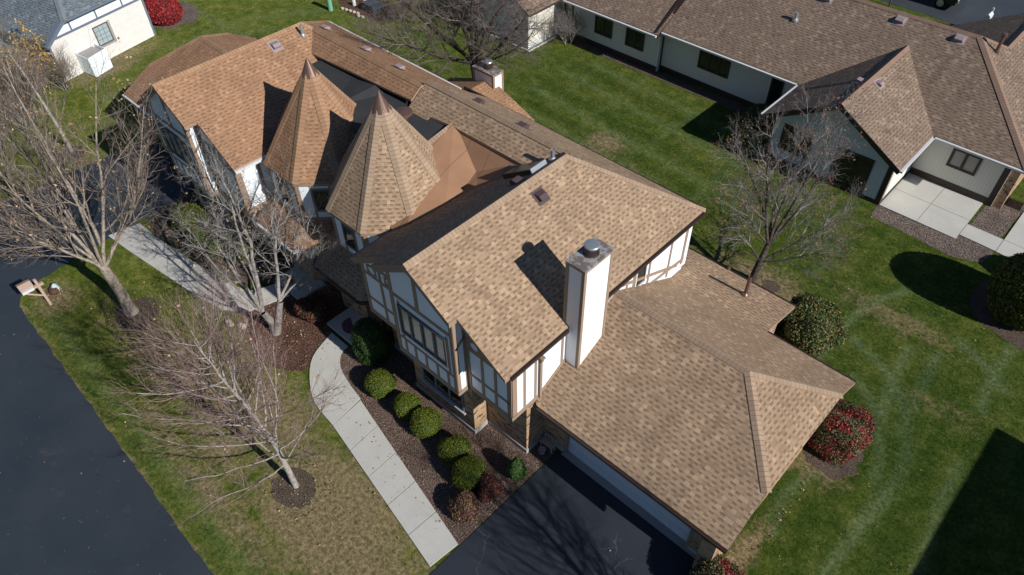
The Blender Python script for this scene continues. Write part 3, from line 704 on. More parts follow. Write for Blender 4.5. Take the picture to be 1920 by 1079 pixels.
# wall lamps and house number by the garage
for x in (-9.0, -2.95):
    m = MB(); y = 10.93; m.box(x-.05, x+.05, y, 11.01, 1.75, 2.0); m.obox((x-.02, y-.12, 2.0), (.04, 0, 0), (0, .16, 0), (0, 0, .03))
    m.lathe((x, y-.12, 1.6), [(.05, 0), (.09, .04), (.11, .26), (.13, .28), (.03, .4)], 6, 0); lo = m.build('wall_lamp', 'darktrim', town)
    m = MB(); m.lathe((x, y-.12, 1.645), [(.096, 0), (.113, .21)], 6, 0, .26); m.build('lamp_glass', 'gutter', lo)
m = MB()
for k in range(4):
    x = -8.86+k*.14; m.tube([(x, 10.985, 1.5), (x+.05, 10.985, 1.58), (x+.08, 10.985, 1.5), (x+.03, 10.985, 1.42), (x-.01, 10.985, 1.36), (x+.09, 10.985, 1.36)], .014, 5)
m.build('house_number', 'darktrim', town)

MT['ranchwall_shade'] = groove('siding_cream_shade', (.62, .68, .70), .2)  # same cream siding, with the blue of its shaded side put into the colour
sg = NT('glass_sky_tint', .1, .6); sg.color((.34, .42, .44)); MT['sky_glass'] = sg.m  # pale sky reflection put into the base colour
# ================================================================== RANCH HOUSE (upper right)
ranch = thing('ranch_house', 'long single-storey cream ranch house with brown shingle roof and dark trim behind the lawn', 'house', (-12, 36, 0))
MZ, MY, ZE = 5.3, 38.65, 2.6
kf = (MZ-ZE)/(MY-33.8)
# main roof (right part) with hip at right end
xr = -1.6; xh = -6.5
f1 = [(-20.75, 33.8, ZE), (xr, 33.8, ZE), (xh, MY, MZ), (-20.75, MY, MZ)]
bk = [(-20.75, MY, MZ), (xh, MY, MZ), (xr, 43.5, ZE), (-20.75, 43.5, ZE)]
ed = [(xr, 33.8, ZE), (xr, 43.5, ZE), (xh, MY, MZ)]
rr = slab(f1, 'ranch', .13, 'roof', ranch, 'darktrim'); slab(bk, 'ranch', .13, 'roof', ranch, 'darktrim'); slab(ed, 'ranch', .13, 'roof', ranch, 'darktrim')
# lower left part
f2 = [(-29.5, 33.45, ZE-.12), (-20.76, 33.45, ZE-.12), (-20.76, MY, MZ-.2), (-29.5, MY, MZ-.2)]
b2 = [(-29.5, MY, MZ-.2), (-20.76, MY, MZ-.2), (-20.76, 43.5, ZE-.12), (-29.5, 43.5, ZE-.12)]
slab(f2, 'ranch', .13, 'roof', ranch, 'darktrim'); slab(b2, 'ranch', .13, 'roof', ranch, 'darktrim')
# left front wing (seen behind the bare tree)
slab([(-27.5, 30.3, ZE), (-27.5, 35.5, ZE), (-30.6, 35.5, 4.2), (-30.6, 30.3, 4.2)], 'ranch', .13, 'roof', ranch, 'darktrim')
slab([(-33.7, 30.3, ZE), (-33.7, 35.5, ZE), (-30.6, 35.5, 4.2), (-30.6, 30.3, 4.2)], 'ranch', .13, 'roof', ranch, 'darktrim')
# front gable wing
WX, WZ = -9.05, 4.5; wl, wr = -12.35, -5.75
slab([(wl, 30.2, ZE), (WX, 30.2, WZ), (WX, 37.6, WZ), (wl, 37.6, ZE)], 'ranch', .13, 'roof', ranch, 'darktrim')
w2 = slab([(wr, 30.2, ZE), (WX, 30.2, WZ), (WX, 37.6, WZ), (wr, 37.6, ZE)], 'ranch', .13, 'roof', ranch, 'darktrim')
# rear north wing, its shaded slope seen over the ridge; its right slope continues the hip
NZ = ZE+(xr+5.4)*(MZ-ZE)/(xr-xh)
slab([(-5.4, 39.3, NZ), (-5.4, 45.0, NZ), (-9.2, 45.0, ZE), (-9.2, 39.3, ZE)], 'ranch', .13, 'roof', ranch, 'darktrim')
slab([(-5.4, 39.76, NZ+.003), (-5.4, 45.0, NZ+.003), (xr, 45.0, ZE+.003), (xr, 43.4, ZE+.003)], 'ranch', .13, 'roof', ranch, 'darktrim')
nF, nB, nE = pn(*f1[:3]), pn(*bk[:3]), pn(*ed)
nW1, nW2 = Vector((-.5, 0, .87)), Vector((.5, 0, .87))
capo('ranchcap', rr, (-20.75, MY, MZ), (xh, MY, MZ), nF, nB, .2); capo('ranchcap', rr, (xh, MY, MZ), (xr, 33.8, ZE), nF, nE, .2, .03)
capo('ranchcap', rr, (-29.5, MY, MZ-.2), (-20.76, MY, MZ-.2), nF, nB, .2); capo('ranchcap', rr, (WX, 30.2, WZ), (WX, 37.2, WZ), nW1, nW2, .2)
capo('ranchcap', rr, (xh, MY, MZ), (-5.4, 39.74, NZ), nE, nB, .18); capo('ranchcap', rr, (-5.4, 39.7, NZ), (-5.4, 45.0, NZ), nW1, nE, .18)

c = MB(); c.box(-20.76, -20.6, 33.7, MY, 2.3, 2.35)
b = MB(); b.prism([(-20.73, 33.45, ZE-.3), (-20.73, 33.8, ZE+.0), (-20.73, MY, MZ), (-20.73, MY, MZ-.3)], (-.16, 0, 0)); 
b.prism([(-20.9, 33.5, ZE-.05), (-20.9, MY, MZ-.14), (-21.25, MY, MZ-.14), (-21.0, 33.5, ZE-.05)], (0, 0, .03)); b.build('step_flashing', 'gutterbrown', ranch)
def gut(x0, y0, x1, y1, z, m='gutter'):
    g = MB(); d = Vector((x1-x0, y1-y0, 0)); n = Vector((d.y, -d.x, 0)).normalized(); g.obox((x0, y0, z-.12), d, n*.13, (0, 0, .09)); return g.build('gutter', m, ranch)
gut(-29.5, 33.44, -20.8, 33.44, ZE-.12); gut(-20.7, 33.79, -12.4, 33.79, ZE); gut(-5.7, 33.79, -1.6, 33.79, ZE); gut(wl-.01, 33.8, wl-.01, 30.2, ZE); gut(wr+.01, 30.2, wr+.01, 33.8, ZE)
# walls
b = MB(); b.box(-20.85, -2.28, 34.3, 43, 0, 2.55); b.box(-29.4, -20.85, 33.95, 43, 0, 2.45); b.build('wall', 'ranchwall', ranch)
b = MB(); b.prism([(-12.1, 30.95, 0), (-6.15, 30.95, 0), (-6.15, 30.95, 2.55), (WX, 30.95, WZ-.25), (-12.1, 30.95, 2.55)], (0, 3.5, 0)); b.build('wing_wall', 'ranchwall_shade', ranch)
b = MB(); b.prism([(-33.3, 30.95, 0), (-28.2, 30.95, 0), (-28.2, 30.95, 2.5), (-30.6, 30.95, 4.0), (-33.3, 30.95, 2.5)], (0, 3.2, 0)); b.build('wing_wall', 'ranchwall_shade', ranch)
b = MB(); b.box(-2.28, -1.9, 34.4, 42, 0, 2.5); b.build('brick_wall', 'brick', ranch)
L1 = WallP((0, 33.95, 0), (1, 0, 0), (0, -1, 0)); L2 = WallP((0, 34.3, 0), (1, 0, 0), (0, -1, 0)); L3 = WallP((0, 30.95, 0), (1, 0, 0), (0, -1, 0)); L4 = WallP((-6.15, 0, 0), (0, 1, 0), (1, 0, 0))
m = MB(); m.box(-28.2, -28.17, 30.96, 33.95, .3, 2.5); m.build('side_wall', 'ranchwall', ranch)
m = MB(); m.box(-6.15, -6.12, 31.1, 34.05, .3, 2.5); m.build('side_wall', 'ranchwall', ranch)
t = MB()
L1.box(t, -28.2, -20.88, 0, .32, 0, .03); L2.box(t, -20.83, -12.15, 0, .32, 0, .03); L2.box(t, -6.1, -2.28, 0, .38, 0, .03); L1.box(t, -28.2, -20.88, 2.2, 2.42, 0, .028); L2.box(t, -20.83, -12.15, 2.3, 2.5, 0, .028)
L2.box(t, -2.55, -2.28, .38, 2.3, 0, .03); L2.box(t, -6.1, -2.28, 2.3, 2.5, 0, .03); L3.box(t, -12.12, -11.95, 0, 2.5, 0, .03); L3.box(t, -6.36, -6.13, 0, 2.5, 0, .03); L3.box(t, -12.1, -6.2, 0, .2, 0, .028)
L4.box(t, 30.95, 31.1, 0, 2.5, .0, .03); L4.box(t, 31.1, 34.3, 0, .3, 0, .03); L4.box(t, 34.05, 34.28, .3, 2.5, 0, .032)
dsp = MB(); L2.box(dsp, -20.95, -20.8, 0, 2.4, .03, .12); dsp.build('downspout', 'darktrim', ranch)
L3.bar(t, wl, ZE-.2, WX, WZ-.2, .18, d0=.5, d1=.72); L3.bar(t, wr, ZE-.2, WX, WZ-.2, .18, d0=.5, d1=.723)
t.build('dark_trim', 'darktrim', ranch)
t = MB(); L4.bar(t, 31.2, 2.3, 34.0, .55, .1, 0, .05); L4.box(t, 31.15, 31.25, .3, 2.4, 0, .05); t.build('white_rail', 'gutter', ranch)
for u0, u1, z0, z1, wp, pn_, gm in ((-25.5, -24.2, .9, 2.12, L1, 2, 'glass'), (-23.2, -21.9, .9, 2.14, L1, 2, 'glass'), (-27.9, -27.2, .9, 2.1, L1, 1, 'blind'), (-18.46, -16.52, 1.08, 2.36, L2, 3, 'glass'), (-4.78, -3.5, 1.15, 2.15, L2, 2, 'blind'), (-14.06, -13.35, .35, 2.3, L2, 1, 'glass'), (-11.5, -10.0, .75, 2.1, L3, 2, 'glass'), (-8.75, -7.0, .15, 2.1, L3, 2, 'glass')):
    window(wp, u0, u1, z0, z1, ranch, pn_, .11, 'darktrim', gm)
nRr = pn(*f1[:3])
for q, mt in (((1689, 38), 'ventlt'), ((1800, 73), 'ventlt'), ((1553, -2), 'ventlt')): roof_vent(ranch, onpl(*q, f1[0], nRr), nRr, (1, 0, 0), mt, .4, .18)
roof_vent(ranch, onpl(1648, 158, (wr, 32, ZE), Vector((.499, 0, .866))), Vector((.499, 0, .866)), (0, 1, 0), 'ventlt', .3, .14)
roof_vent(ranch, onpl(1611, 152, (wl, 32, ZE), Vector((-.499, 0, .866))), Vector((-.499, 0, .866)), (0, 1, 0), 'ventlt', .3, .14)
pipe(ranch, onpl(1491, 38, f1[0], nRr), .08, .42)
m = MB(); q = onpl(1868, 98, ed[0], nE); m.lathe(q, [(.13, -.1), (.11, .1), (.07, .12), (.07, .75), (.12, .76), (.13, .92), (.06, .95)], 12); m.build('flue_pipe', 'copper', ranch)
m = MB(); m.box(-1.2, -.5, 34.9, 35.6, 0, .7); m.lathe((-.85, 35.25, .7), [(.3, 0), (.3, .03), (.05, .05)], 16, 1); m.build('condenser', ['gutter', 'darktrim'], ranch)

# ================================================================== WHITE BRICK HOUSE (upper left)
wh = thing('brick_house', 'white painted brick house with blue-grey shingle roof and slate trim in the far corner', 'house', (-48, 13, 0))
b0 = Vector((-47.09, 16.53, 0)); U_ = Vector((.2146, -.9767, 0)); N_ = Vector((.9767, .2146, 0)); W = WallP(b0, U_, N_)
m = MB(); m.prism([W.p(0, 0), W.p(6.55, 0), W.p(6.55, 2.35), W.p(5.3, 3.15), W.p(-.0, 3.15)], -N_*7.0); m.build('wall', 'whitebrick', wh)
m = MB(); W.box(m, -.35, 6.55, 2.37, 2.5, 0, .03); 
for u in (4.92, 3.2, 1.4): W.bar(m, u, 2.5, u, 3.1, .1)
W.bar(m, 6.75, 2.3, 5.35, 3.22, .2, 0, .34); W.bar(m, 5.45, 3.2, -.9, 3.2, .16, 0, .345)
W.box(m, -.03, .1, 0, 2.4, .0, .03); W.box(m, 6.5, 6.62, .15, 2.35, .0, .06)
m.build('slate_trim', 'slate', wh)
m = MB(); W.bar(m, 6.3, 2.52, 5.3, 3.1, .0001); 
m2 = MB(); m2.prism([W.p(6.15, 2.5, .006), W.p(-.2, 2.5, .006), W.p(-.2, 3.12, .006), W.p(5.25, 3.12, .006)], N_*.006); m2.build('upper_panel', 'stucco', wh)
# roof: clipped gable, hip slope above the wall, long slope to the street side
ridge0 = W.p(3.0, 4.5, -2.6); 
rf = slab([W.p(5.3, 3.28, .4), W.p(-.9, 3.28, .4), W.p(-.9, 4.6, -2.6), W.p(3.4, 4.6, -2.6)], 'grey', .12, 'roof', wh, 'slate')
slab([W.p(6.85, 2.35, .4), W.p(5.3, 3.28, .4), W.p(3.4, 4.6, -2.6), W.p(3.4, 4.6, -8), W.p(6.85, 2.35, -8)], 'grey', .12, 'roof', wh, 'slate')
capo('greycap', rf, W.p(5.3, 3.28, .4), W.p(3.4, 4.6, -2.6), (.3, -.4, .85), (.6, .2, .8), .2, .03); 
window(W, 2.76, 3.77, .93, 2.08, wh, 1, .05, 'trimdark2', 'sky_glass', (3, 4), .05, sash='trimdark2')
m = MB(); W.box(m, 2.6, 2.74, .85, 2.12, 0, .03); W.box(m, 2.6, 3.85, .8, .9, 0, .06); m.build('window_surround', 'concdark', wh)
m = MB(); m.prism([W.p(6.57, 0, -.3), W.p(6.57, 0, -3.2), W.p(6.57, 2.1, -3.2), W.p(6.57, 2.1, -.3)], U_*.02); m.build('garage_door', 'gdoor', wh)

# air conditioner screen
ac = thing('screen_enclosure', 'white slatted screen box around an air conditioner on the lawn by the white brick house', 'enclosure', (-45.0, 11.6, 0))
A_, B_, C_ = Vector((-46.05, 11.33, 0)), Vector((-44.75, 11.57, 0)), Vector((-45.17, 12.75, 0))
D_ = A_+(C_-B_)
for a, b_, nm in ((A_, B_, 'panel'), (B_, C_, 'panel'), (C_, D_, 'panel'), (D_, A_, 'panel')):
    m = MB(); d = (b_-a); n = Vector((d.y, -d.x, 0)).normalized()
    m.obox(a+Vector((0, 0, .05)), d, n*.03, (0, 0, 1.2))
    k = int(d.length/.1)
    for i in range(k): m.obox(a+d*((i+.1)/k)+n*.03+Vector((0, 0, .08)), d*(.8/k), n*.012, (0, 0, 1.12))
    m.build(nm, 'stucco', ac)
m = MB(); m.prism([v+Vector((0, 0, 1.12)) for v in (A_.lerp(C_, .1), B_.lerp(D_, .1), C_.lerp(A_, .1), D_.lerp(B_, .1))], (0, 0, .03)); m.build('lid', 'concdark', ac)
m = MB(); m.box(-45.75, -45.05, 11.75, 12.45, .05, .95); m.lathe((-45.4, 12.1, .95), [(.28, 0), (.28, .03), (.08, .05)], 18); m.build('air_conditioner', 'metal', ac)

# large two-storey neighbour standing beyond the right edge, whose shadow falls on the lawn
nb = thing('neighbour_house', 'two-storey house beyond the right edge casting its shadow on the lawn', 'house', (14, 14, 0))
m = MB(); m.box(10.6, 20, 8.0, 22.0, 0, 5.0); m.build('wall', 'brick', nb)
slab([(10.1, 7.5, 5.1), (10.1, 22.3, 5.1), (15, 19, 7.4), (15, 11, 7.4)], 'ranch', .13, 'roof', nb); slab([(20.5, 7.5, 5.1), (20.5, 22.3, 5.1), (15, 19, 7.4), (15, 11, 7.4)], 'ranch', .13, 'roof', nb)
slab([(10.1, 7.5, 5.1), (20.5, 7.5, 5.1), (15, 11, 7.4)], 'ranch', .13, 'roof', nb); slab([(10.1, 22.3, 5.1), (20.5, 22.3, 5.1), (15, 19, 7.4)], 'ranch', .13, 'roof', nb)
WN = WallP((10.6, 0, 0), (0, -1, 0), (-1, 0, 0))
for y in (10, 14, 18): window(WN, -y-1.2, -y, 3.2, 4.4, nb, 2, .08, 'darktrim', 'glass')

# ================================================================== GROUND
def raw_mesh(name, verts, faces, mat, parent=None, smooth=False):
    me = bpy.data.meshes.new(name); V = np.asarray(verts, dtype=np.float64); 
    if parent is not None: V = V-np.array(world_loc(parent))
    F = np.asarray(faces, dtype=np.int32); n = F.shape[1]
    me.vertices.add(len(V)); me.vertices.foreach_set('co', V.ravel()); me.loops.add(F.size); me.loops.foreach_set('vertex_index', F.ravel())
    me.polygons.add(len(F)); me.polygons.foreach_set('loop_start', np.arange(0, F.size, n)); me.polygons.foreach_set('loop_total', np.full(len(F), n))
    if smooth: me.polygons.foreach_set('use_smooth', np.ones(len(F), bool))
    me.update(calc_edges=True); me.materials.append(MT[mat]); o = bpy.data.objects.new(name, me); COL.objects.link(o)
    if parent is not None: o.parent = parent
    return o
def lawn_material():
    m = NT('lawn', 0.95, 0.1); p = m.obj(); x = m.sep(p)
    at = m.n('ShaderNodeAttribute', attribute_name='turf'); A = m.n('ShaderNodeSeparateColor'); m.put(A.inputs[0], at.outputs['Color']); brighter_ = at.outputs['Alpha']; dry_, trk, drk = A.outputs[0], A.outputs[1], A.outputs[2]
    big = m.noise(p, 0.3, 4, .6); mid = m.noise(p, 1.6, 5, .7); fine = m.noise(p, 7.0, 5, .8); tiny = m.noise(p, 50.0, 2, .8)
    c = m.ramp(mid, [(.28, (.018, .040, .004)), (.48, (.040, .068, .009)), (.72, (.085, .108, .024))])
    c = m.mix(1.0, c, m.ramp(big, [(.3, (.78, .88, .82)), (.7, (1.2, 1.1, 1.1))]), 'MULTIPLY')
    c = m.mix(brighter_, c, m.mix(1.0, c, (2.35, 1.78, 2.1), 'MULTIPLY'))  # turf colour made lighter and yellower by zone
    n2 = m.noise(p, 4.0, 4, .7)
    c = m.mix(m.math('MULTIPLY', trk, m.ramp(n2, [(.32, .3), (.62, 1.0)])), c, (.14, .19, .10))
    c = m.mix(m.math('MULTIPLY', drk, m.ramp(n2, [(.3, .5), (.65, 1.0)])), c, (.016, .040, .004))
    dn = m.noise(p, 2.3, 6, .78)
    dry = m.math('MULTIPLY', m.ramp(m.math('ADD', dry_, m.math('MULTIPLY', m.math('SUBTRACT', dn, .5), 2.0)), [(.18, 0.0), (.7, 1.0)]), m.ramp(dry_, [(0.0, 0.3), (.15, 1.0)]))
    c = m.mix(m.math('MULTIPLY', dry, .82), c, m.mix(fine, (.10, .075, .040), (.36, .27, .165)))
    c = m.mix(1.0, c, m.ramp(fine, [(.32, .45), (.68, 1.75)]), 'MULTIPLY'); c = m.mix(1.0, c, m.ramp(tiny, [(.3, .5), (.7, 1.6)]), 'MULTIPLY')
    m.color(c); h = m.math('ADD', fine, tiny); m.bump(h, .05, .9); return m.m
MT['lawn'] = lawn_material()
def hp(px, py, z): return onpl(px, py, (0, 0, z), Vector((0, 0, 1)))
def build_lawn():
    xs = np.concatenate([[-300, -120, -70], np.arange(-56, 8.01, .2), [20, 60, 200]]); ys = np.concatenate([[-200, -60, -16], np.arange(-4, 38.01, .2), [44, 60, 120, 300]])
    X, Y = np.meshgrid(xs, ys); nx, ny = len(xs), len(ys); P = np.stack([X.ravel(), Y.ravel()], 1)
    dry = np.zeros(len(P)); trk = np.zeros(len(P)); drk = np.zeros(len(P))
    for cx, cy, rx, ry, a in ((-12.3, 4.1, 4.6, 2.9, 1.35), (-21, 4.6, 3.2, 2.2, .9), (-15, 1.9, 9, .9, .62), (-9.5, 3.4, 2.8, 2.6, 1.1), (-17.5, 4.8, 5.5, 2.6, .8), (-17.0, 3.0, 3.0, 1.6, .6), (-24, 3.6, 5, 1.6, .6), (-7.6, 22.3, 3.6, 2.5, 1.1), (-2.5, 24.6, 4.0, 1.1, .6), (-16.5, 24.2, 3.4, 2.0, .9), (-18.6, 26.4, 1.8, 1.6, .85), (-19.5, 22.2, 2.5, 1.3, .8), (-12.6, 23, 3.5, .9, .5), (-1.8, 16.7, 1.6, 1.5, .9), (-1.9, 11.4, .55, 3.0, 1.2), (-46, 13.5, 1.6, 5, .8), (-45, 12.5, 1.0, 3, 1.0), (-37, 7, 4, 2.5, .7), (-28.6, 2.2, 1.6, 1.3, 1.0), (.5, 21.5, 2.6, 1.0, .35), (-29, 9, 4, 4, .5)):
        d = 1-np.sqrt(((P[:, 0]-cx)/rx)**2+((P[:, 1]-cy)/ry)**2); dry = np.maximum(dry, np.clip(d, 0, 1)*a)
    brighter = np.zeros(len(P)); sm = lambda v, a, b: np.clip((v-a)/(b-a), 0, 1)  # zone mask for the lighter, yellower turf colour
    brighter = np.maximum(brighter, .85*(1-sm(P[:, 1], 6.0, 8.0))*(P[:, 0] < -8.6)*(P[:, 0] > -31)); brighter = np.maximum(brighter, .95*(1-sm(P[:, 0], -37, -33))); brighter = np.maximum(brighter, .38*sm(P[:, 1], 19, 22)*(1-sm(P[:, 0], -10, -5))); brighter = np.maximum(brighter, .2)
    edge = np.abs(P[:, 1]-(.43-(P[:, 0]+13.3)*.033)); dry = np.maximum(dry, .42*np.clip(1-edge/.3, 0, 1)*(P[:, 0] < -8.6)*(P[:, 0] > -30))
    def dist(poly):
        D = np.full(len(P), 1e9)
        for a, b in zip(poly, poly[1:]):
            ab = b-a; t = np.clip(((P-a)@ab)/(ab@ab), 0, 1); D = np.minimum(D, np.linalg.norm(P-(a+t[:, None]*ab), axis=1))
        return D
    def line(px, wdt, amt, tgt):
        q = catmull([tuple(hp(x, y, 0)[:2]) for x, y in px], 5) if len(px) > 2 else [tuple(hp(x, y, 0)[:2]) for x, y in px]
        tgt[:] = np.maximum(tgt, amt*np.exp(-(dist(np.array(q))/wdt)**2))
    for q in ([(1705, 655), (1670, 722), (1650, 790)], [(1757, 665), (1715, 755), (1690, 815)], [(1600, 635), (1675, 715), (1698, 800), (1690, 880), (1655, 930), (1600, 990)], [(1600, 705), (1635, 760), (1648, 830), (1640, 900)], [(1510, 700), (1560, 640), (1625, 575), (1700, 545)], [(1800, 640), (1850, 690), (1885, 735)], [(1905, 640), (1855, 720), (1838, 770)], [(1545, 1075), (1620, 985), (1670, 930)], [(1445, 1000), (1470, 930), (1540, 880)], [(1720, 1075), (1760, 960), (1800, 870)]): line(q, .17, .62, trk)
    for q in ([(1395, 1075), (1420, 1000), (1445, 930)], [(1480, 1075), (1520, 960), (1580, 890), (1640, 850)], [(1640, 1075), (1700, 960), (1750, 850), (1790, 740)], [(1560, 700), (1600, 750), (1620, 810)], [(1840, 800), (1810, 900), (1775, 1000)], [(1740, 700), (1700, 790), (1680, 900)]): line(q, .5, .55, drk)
    for k, (a, b) in enumerate([((1000, 165), (1330, 350)), ((1060, 135), (1400, 320)), ((980, 205), (1290, 380)), ((960, 235), (1120, 320)), ((1110, 120), (1440, 280))]): line([a, b], .2, .42, trk)
    for a, b in [((1175, 300), (1300, 215)), ((1225, 335), (1340, 250)), ((1080, 240), (1210, 150)), ((1030, 200), (1130, 120)), ((1290, 380), (1370, 320))]: line([a, b], .16, .3, trk)
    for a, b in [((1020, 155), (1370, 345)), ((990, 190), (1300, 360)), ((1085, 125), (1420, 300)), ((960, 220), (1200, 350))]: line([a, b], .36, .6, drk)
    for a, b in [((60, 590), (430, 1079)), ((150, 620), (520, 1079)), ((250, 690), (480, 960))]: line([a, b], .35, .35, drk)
    for a, b in [((100, 600), (470, 1079)), ((330, 0), (560, 120))]: line([a, b], .35, .3, trk)
    for q in ([(330, 90), (450, 40), (600, 20)], [(300, 120), (420, 70), (520, 55)], [(200, 190), (300, 130), (380, 80)]): line(q, .3, .4, trk)
    F = np.array([(j*nx+i, j*nx+i+1, (j+1)*nx+i+1, (j+1)*nx+i) for j in range(ny-1) for i in range(nx-1)])
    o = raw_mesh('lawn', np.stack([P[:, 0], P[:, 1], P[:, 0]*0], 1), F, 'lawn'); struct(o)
    at = o.data.color_attributes.new('turf', 'FLOAT_COLOR', 'POINT'); at.data.foreach_set('color', np.stack([dry, trk, drk, brighter], 1).ravel())
rng = random.Random(7)
def jag(pts, amp=.05, step=.25, skip=()):
    out = []; n = len(pts)
    for i in range(n):
        a, b = Vector(pts[i]), Vector(pts[(i+1) % n]); L = (b-a).length; k = max(1, int(L/step))
        for j in range(k):
            q = a+(b-a)*j/k; am = 0 if i in skip else amp
            out.append((q.x+rng.uniform(-am, am), q.y+rng.uniform(-am, am)))
    return out
def smooth(pts, n=4):
    for _ in range(2):
        o = []
        for i in range(len(pts)):
            a, b = pts[i], pts[(i+1) % len(pts)]; o += [(a[0]*.75+b[0]*.25, a[1]*.75+b[1]*.25), (a[0]*.25+b[0]*.75, a[1]*.25+b[1]*.75)]
        pts = o
    return pts
def sheet(name, pts, z, mat, th=0):
    m = MB()
    if th: m.prism([(x, y, z) for x, y in pts], (0, 0, -th))
    else: m.face([(x, y, z) for x, y in pts])
    return struct(m.build(name, mat))
from mathutils.geometry import tessellate_polygon
def sheetT(name, pts, z, mat):
    vs = [Vector((x, y, z)) for x, y in pts]; me = MB()
    for t in tessellate_polygon([vs]): 
        a, b, c_ = (vs[i] for i in t)
        if (b-a).cross(c_-a).z < 0: b, c_ = c_, b
        me.face([a, b, c_])
    return struct(me.build(name, mat))
sheetT('road', jag([(60, .2), (-13.3, .43), (-29.3, .95), (-29.9, 1.3), (-30.2, 1.9), (-30.6, 5.8), (-30.9, 10.7), (-36.9, 10.7), (-36.7, 8), (-36.9, 3), (-38.5, .9), (-140, 3), (-140, -14), (60, -14)], .035, .3, (7, 11, 12, 13)), .012, 'road')
sheetT('driveway', [(-8.45, 10.84), (-8.5, 4.9), (-8.7, 1.6), (-9.6, .3), (-1.2, .2), (-2.3, 1.7), (-2.5, 10.84)], .020, 'drive')
struct(sheet('driveway_apron', [(-8.3, 10.84), (-2.6, 10.84), (-2.6, 11.12), (-8.3, 11.12)], .035, 'concdark'))
sheetT('rear_street', [(-60, 51.6), (-12, 51.4), (-7.6, 50.6), (-6.5, 44), (5, 44), (60, 46), (60, 90), (-60, 90)], .012, 'farroad')
# mulch beds
sheetT('planting_bed', [(-8.5, 10.9), (-8.52, 6.15), (-15.1, 7.55), (-16.2, 7.72), (-16.95, 7.97), (-17.45, 8.4), (-17.4, 9.4), (-17.2, 12), (-9, 12)], .008, 'gravel')
sheetT('planting_bed', jag(smooth([(-18.6, 10.5), (-18.4, 7.9), (-17.6, 6.9), (-19, 6.2), (-21.2, 6.3), (-22.4, 7.3), (-22.8, 9), (-22.6, 12), (-18.6, 12)]), .04, .3), .009, 'litter')
sheetT('planting_bed', jag(smooth([(-22.5, 9.5), (-23.4, 7.9), (-26, 7.5), (-30.3, 6.8), (-31.0, 8.5), (-30.6, 10.8), (-26, 12), (-22.5, 12)]), .04, .3), .010, 'soil')
def ring_bed(cx, cy, r, mat='soil', z=.007, rz=.8):
    pts = [(cx+r*math.cos(a*math.pi/14)*rng.uniform(.84, 1.14), cy+r*rz*math.sin(a*math.pi/14)*rng.uniform(.9, 1.1)) for a in range(28)]
    return sheetT('planting_bed', pts, z, mat)
ring_bed(-14.0, 3.85, .85, rz=.8); ring_bed(-25.3, 4.1, .95, rz=.9); ring_bed(-38.4, 7.2, .8); ring_bed(-1.6, 17.3, 1.0, rz=1.1); ring_bed(-7.1, 22.9, .4); ring_bed(-49, 18.6, 2.2, 'gravel2'); ring_bed(-40, 28.0, 2.6, 'litter', rz=.5)
sheetT('planting_bed', jag(smooth([(.8, 26.4), (-.6, 26.9), (-.95, 28.3), (-.5, 29.9), (1.4, 30.3), (3, 28), (2, 26.2)]), .03, .3), .007, 'soil')
# patio, its walk and gravel
sheetT('gravel_bed', jag([(-6.3, 31.3), (-6.0, 29.9), (-4.6, 29.9), (-2.4, 29.7), (-1.2, 30.2), (-1.0, 31.7), (-1.2, 32.2), (-1.0, 35.5), (-2.4, 35.6), (-2.6, 31), (-6.1, 31.5)], .03, .3), .006, 'gravel2')
pm = MB()
for (x0, x1) in ((-6.1, -4.37), (-4.35, -2.62)):
    for (y0, y1) in ((30.95, 32.6), (32.62, 34.3)): pm.box(x0, x1, y0, y1, -.05, .05)
struct(pm.build('patio', 'conc'))
pm = MB()
for q in (((-2.6, 31.35), (-1.05, 31.3), (-1.05, 32.3), (-2.6, 32.3)), ((-1.03, 31.28), (.3, 31.2), (.3, 32.25), (-1.03, 32.3)), ((-1.03, 32.32), (.3, 32.27), (.3, 36), (-1.03, 36)), ((.32, 31.2), (1.6, 31.2), (1.6, 36), (.32, 36))): pm.prism([(x, y, .045) for x, y in q], (0, 0, -.1))
struct(pm.build('walkway', 'conc'))
pm = MB(); pm.prism([(-28.3, 33.2, .012), (-12.3, 33.45, .012), (-12.3, 34.2, .012), (-28.3, 33.9, .012)], (0, 0, -.01)); struct(pm.build('gravel_strip', 'soil'))
pm = MB(); pm.prism([(-33.5, 30.6, .06), (-28.0, 30.75, .06), (-28.0, 30.86, .06), (-33.5, 30.7, .06)], (0, 0, -.05)); pm.prism([(-28.02, 30.7, .062), (-28.02, 33.3, .062), (-27.9, 33.3, .062), (-27.9, 30.7, .062)], (0, 0, -.05)); struct(pm.build('edging', 'conc'))
# walkways with joints
def walk(name, outer, inner, z=.05, gap=.006):
    m = MB(); n = len(outer)
    for i in range(n-1):
        a, b, c_, d = (Vector((*outer[i], 0)), Vector((*outer[i+1], 0)), Vector((*inner[i+1], 0)), Vector((*inner[i], 0)))
        t1, t2 = (b-a).normalized()*gap, (c_-d).normalized()*gap
        m.prism([v+Vector((0, 0, z)) for v in (a+t1, b-t1, c_-t2, d+t2)], (0, 0, -z-.02))
    return struct(m.build(name, 'conc'))
def interp(P, n):
    P = [Vector((*p, 0)) for p in P]; o = []
    for i in range(n+1):
        t = i/n*(len(P)-1); k = min(int(t), len(P)-2); o.append(tuple((P[k]+(P[k+1]-P[k])*(t-k))[:2]))
    return o
def catmull(P, n):
    P = [Vector((*p, 0)) for p in P]; P = [P[0]*2-P[1]]+P+[P[-1]*2-P[-2]]; o = []
    for i in range(1, len(P)-2):
        for j in range(n):
            t = j/n; a, b, c_, d = P[i-1:i+3]
            o.append(tuple((.5*((2*b)+(c_-a)*t+(2*a-5*b+4*c_-d)*t*t+(3*b-a-3*c_+d)*t**3))[:2]))
    o.append(tuple(P[-2][:2])); return o
build_lawn()
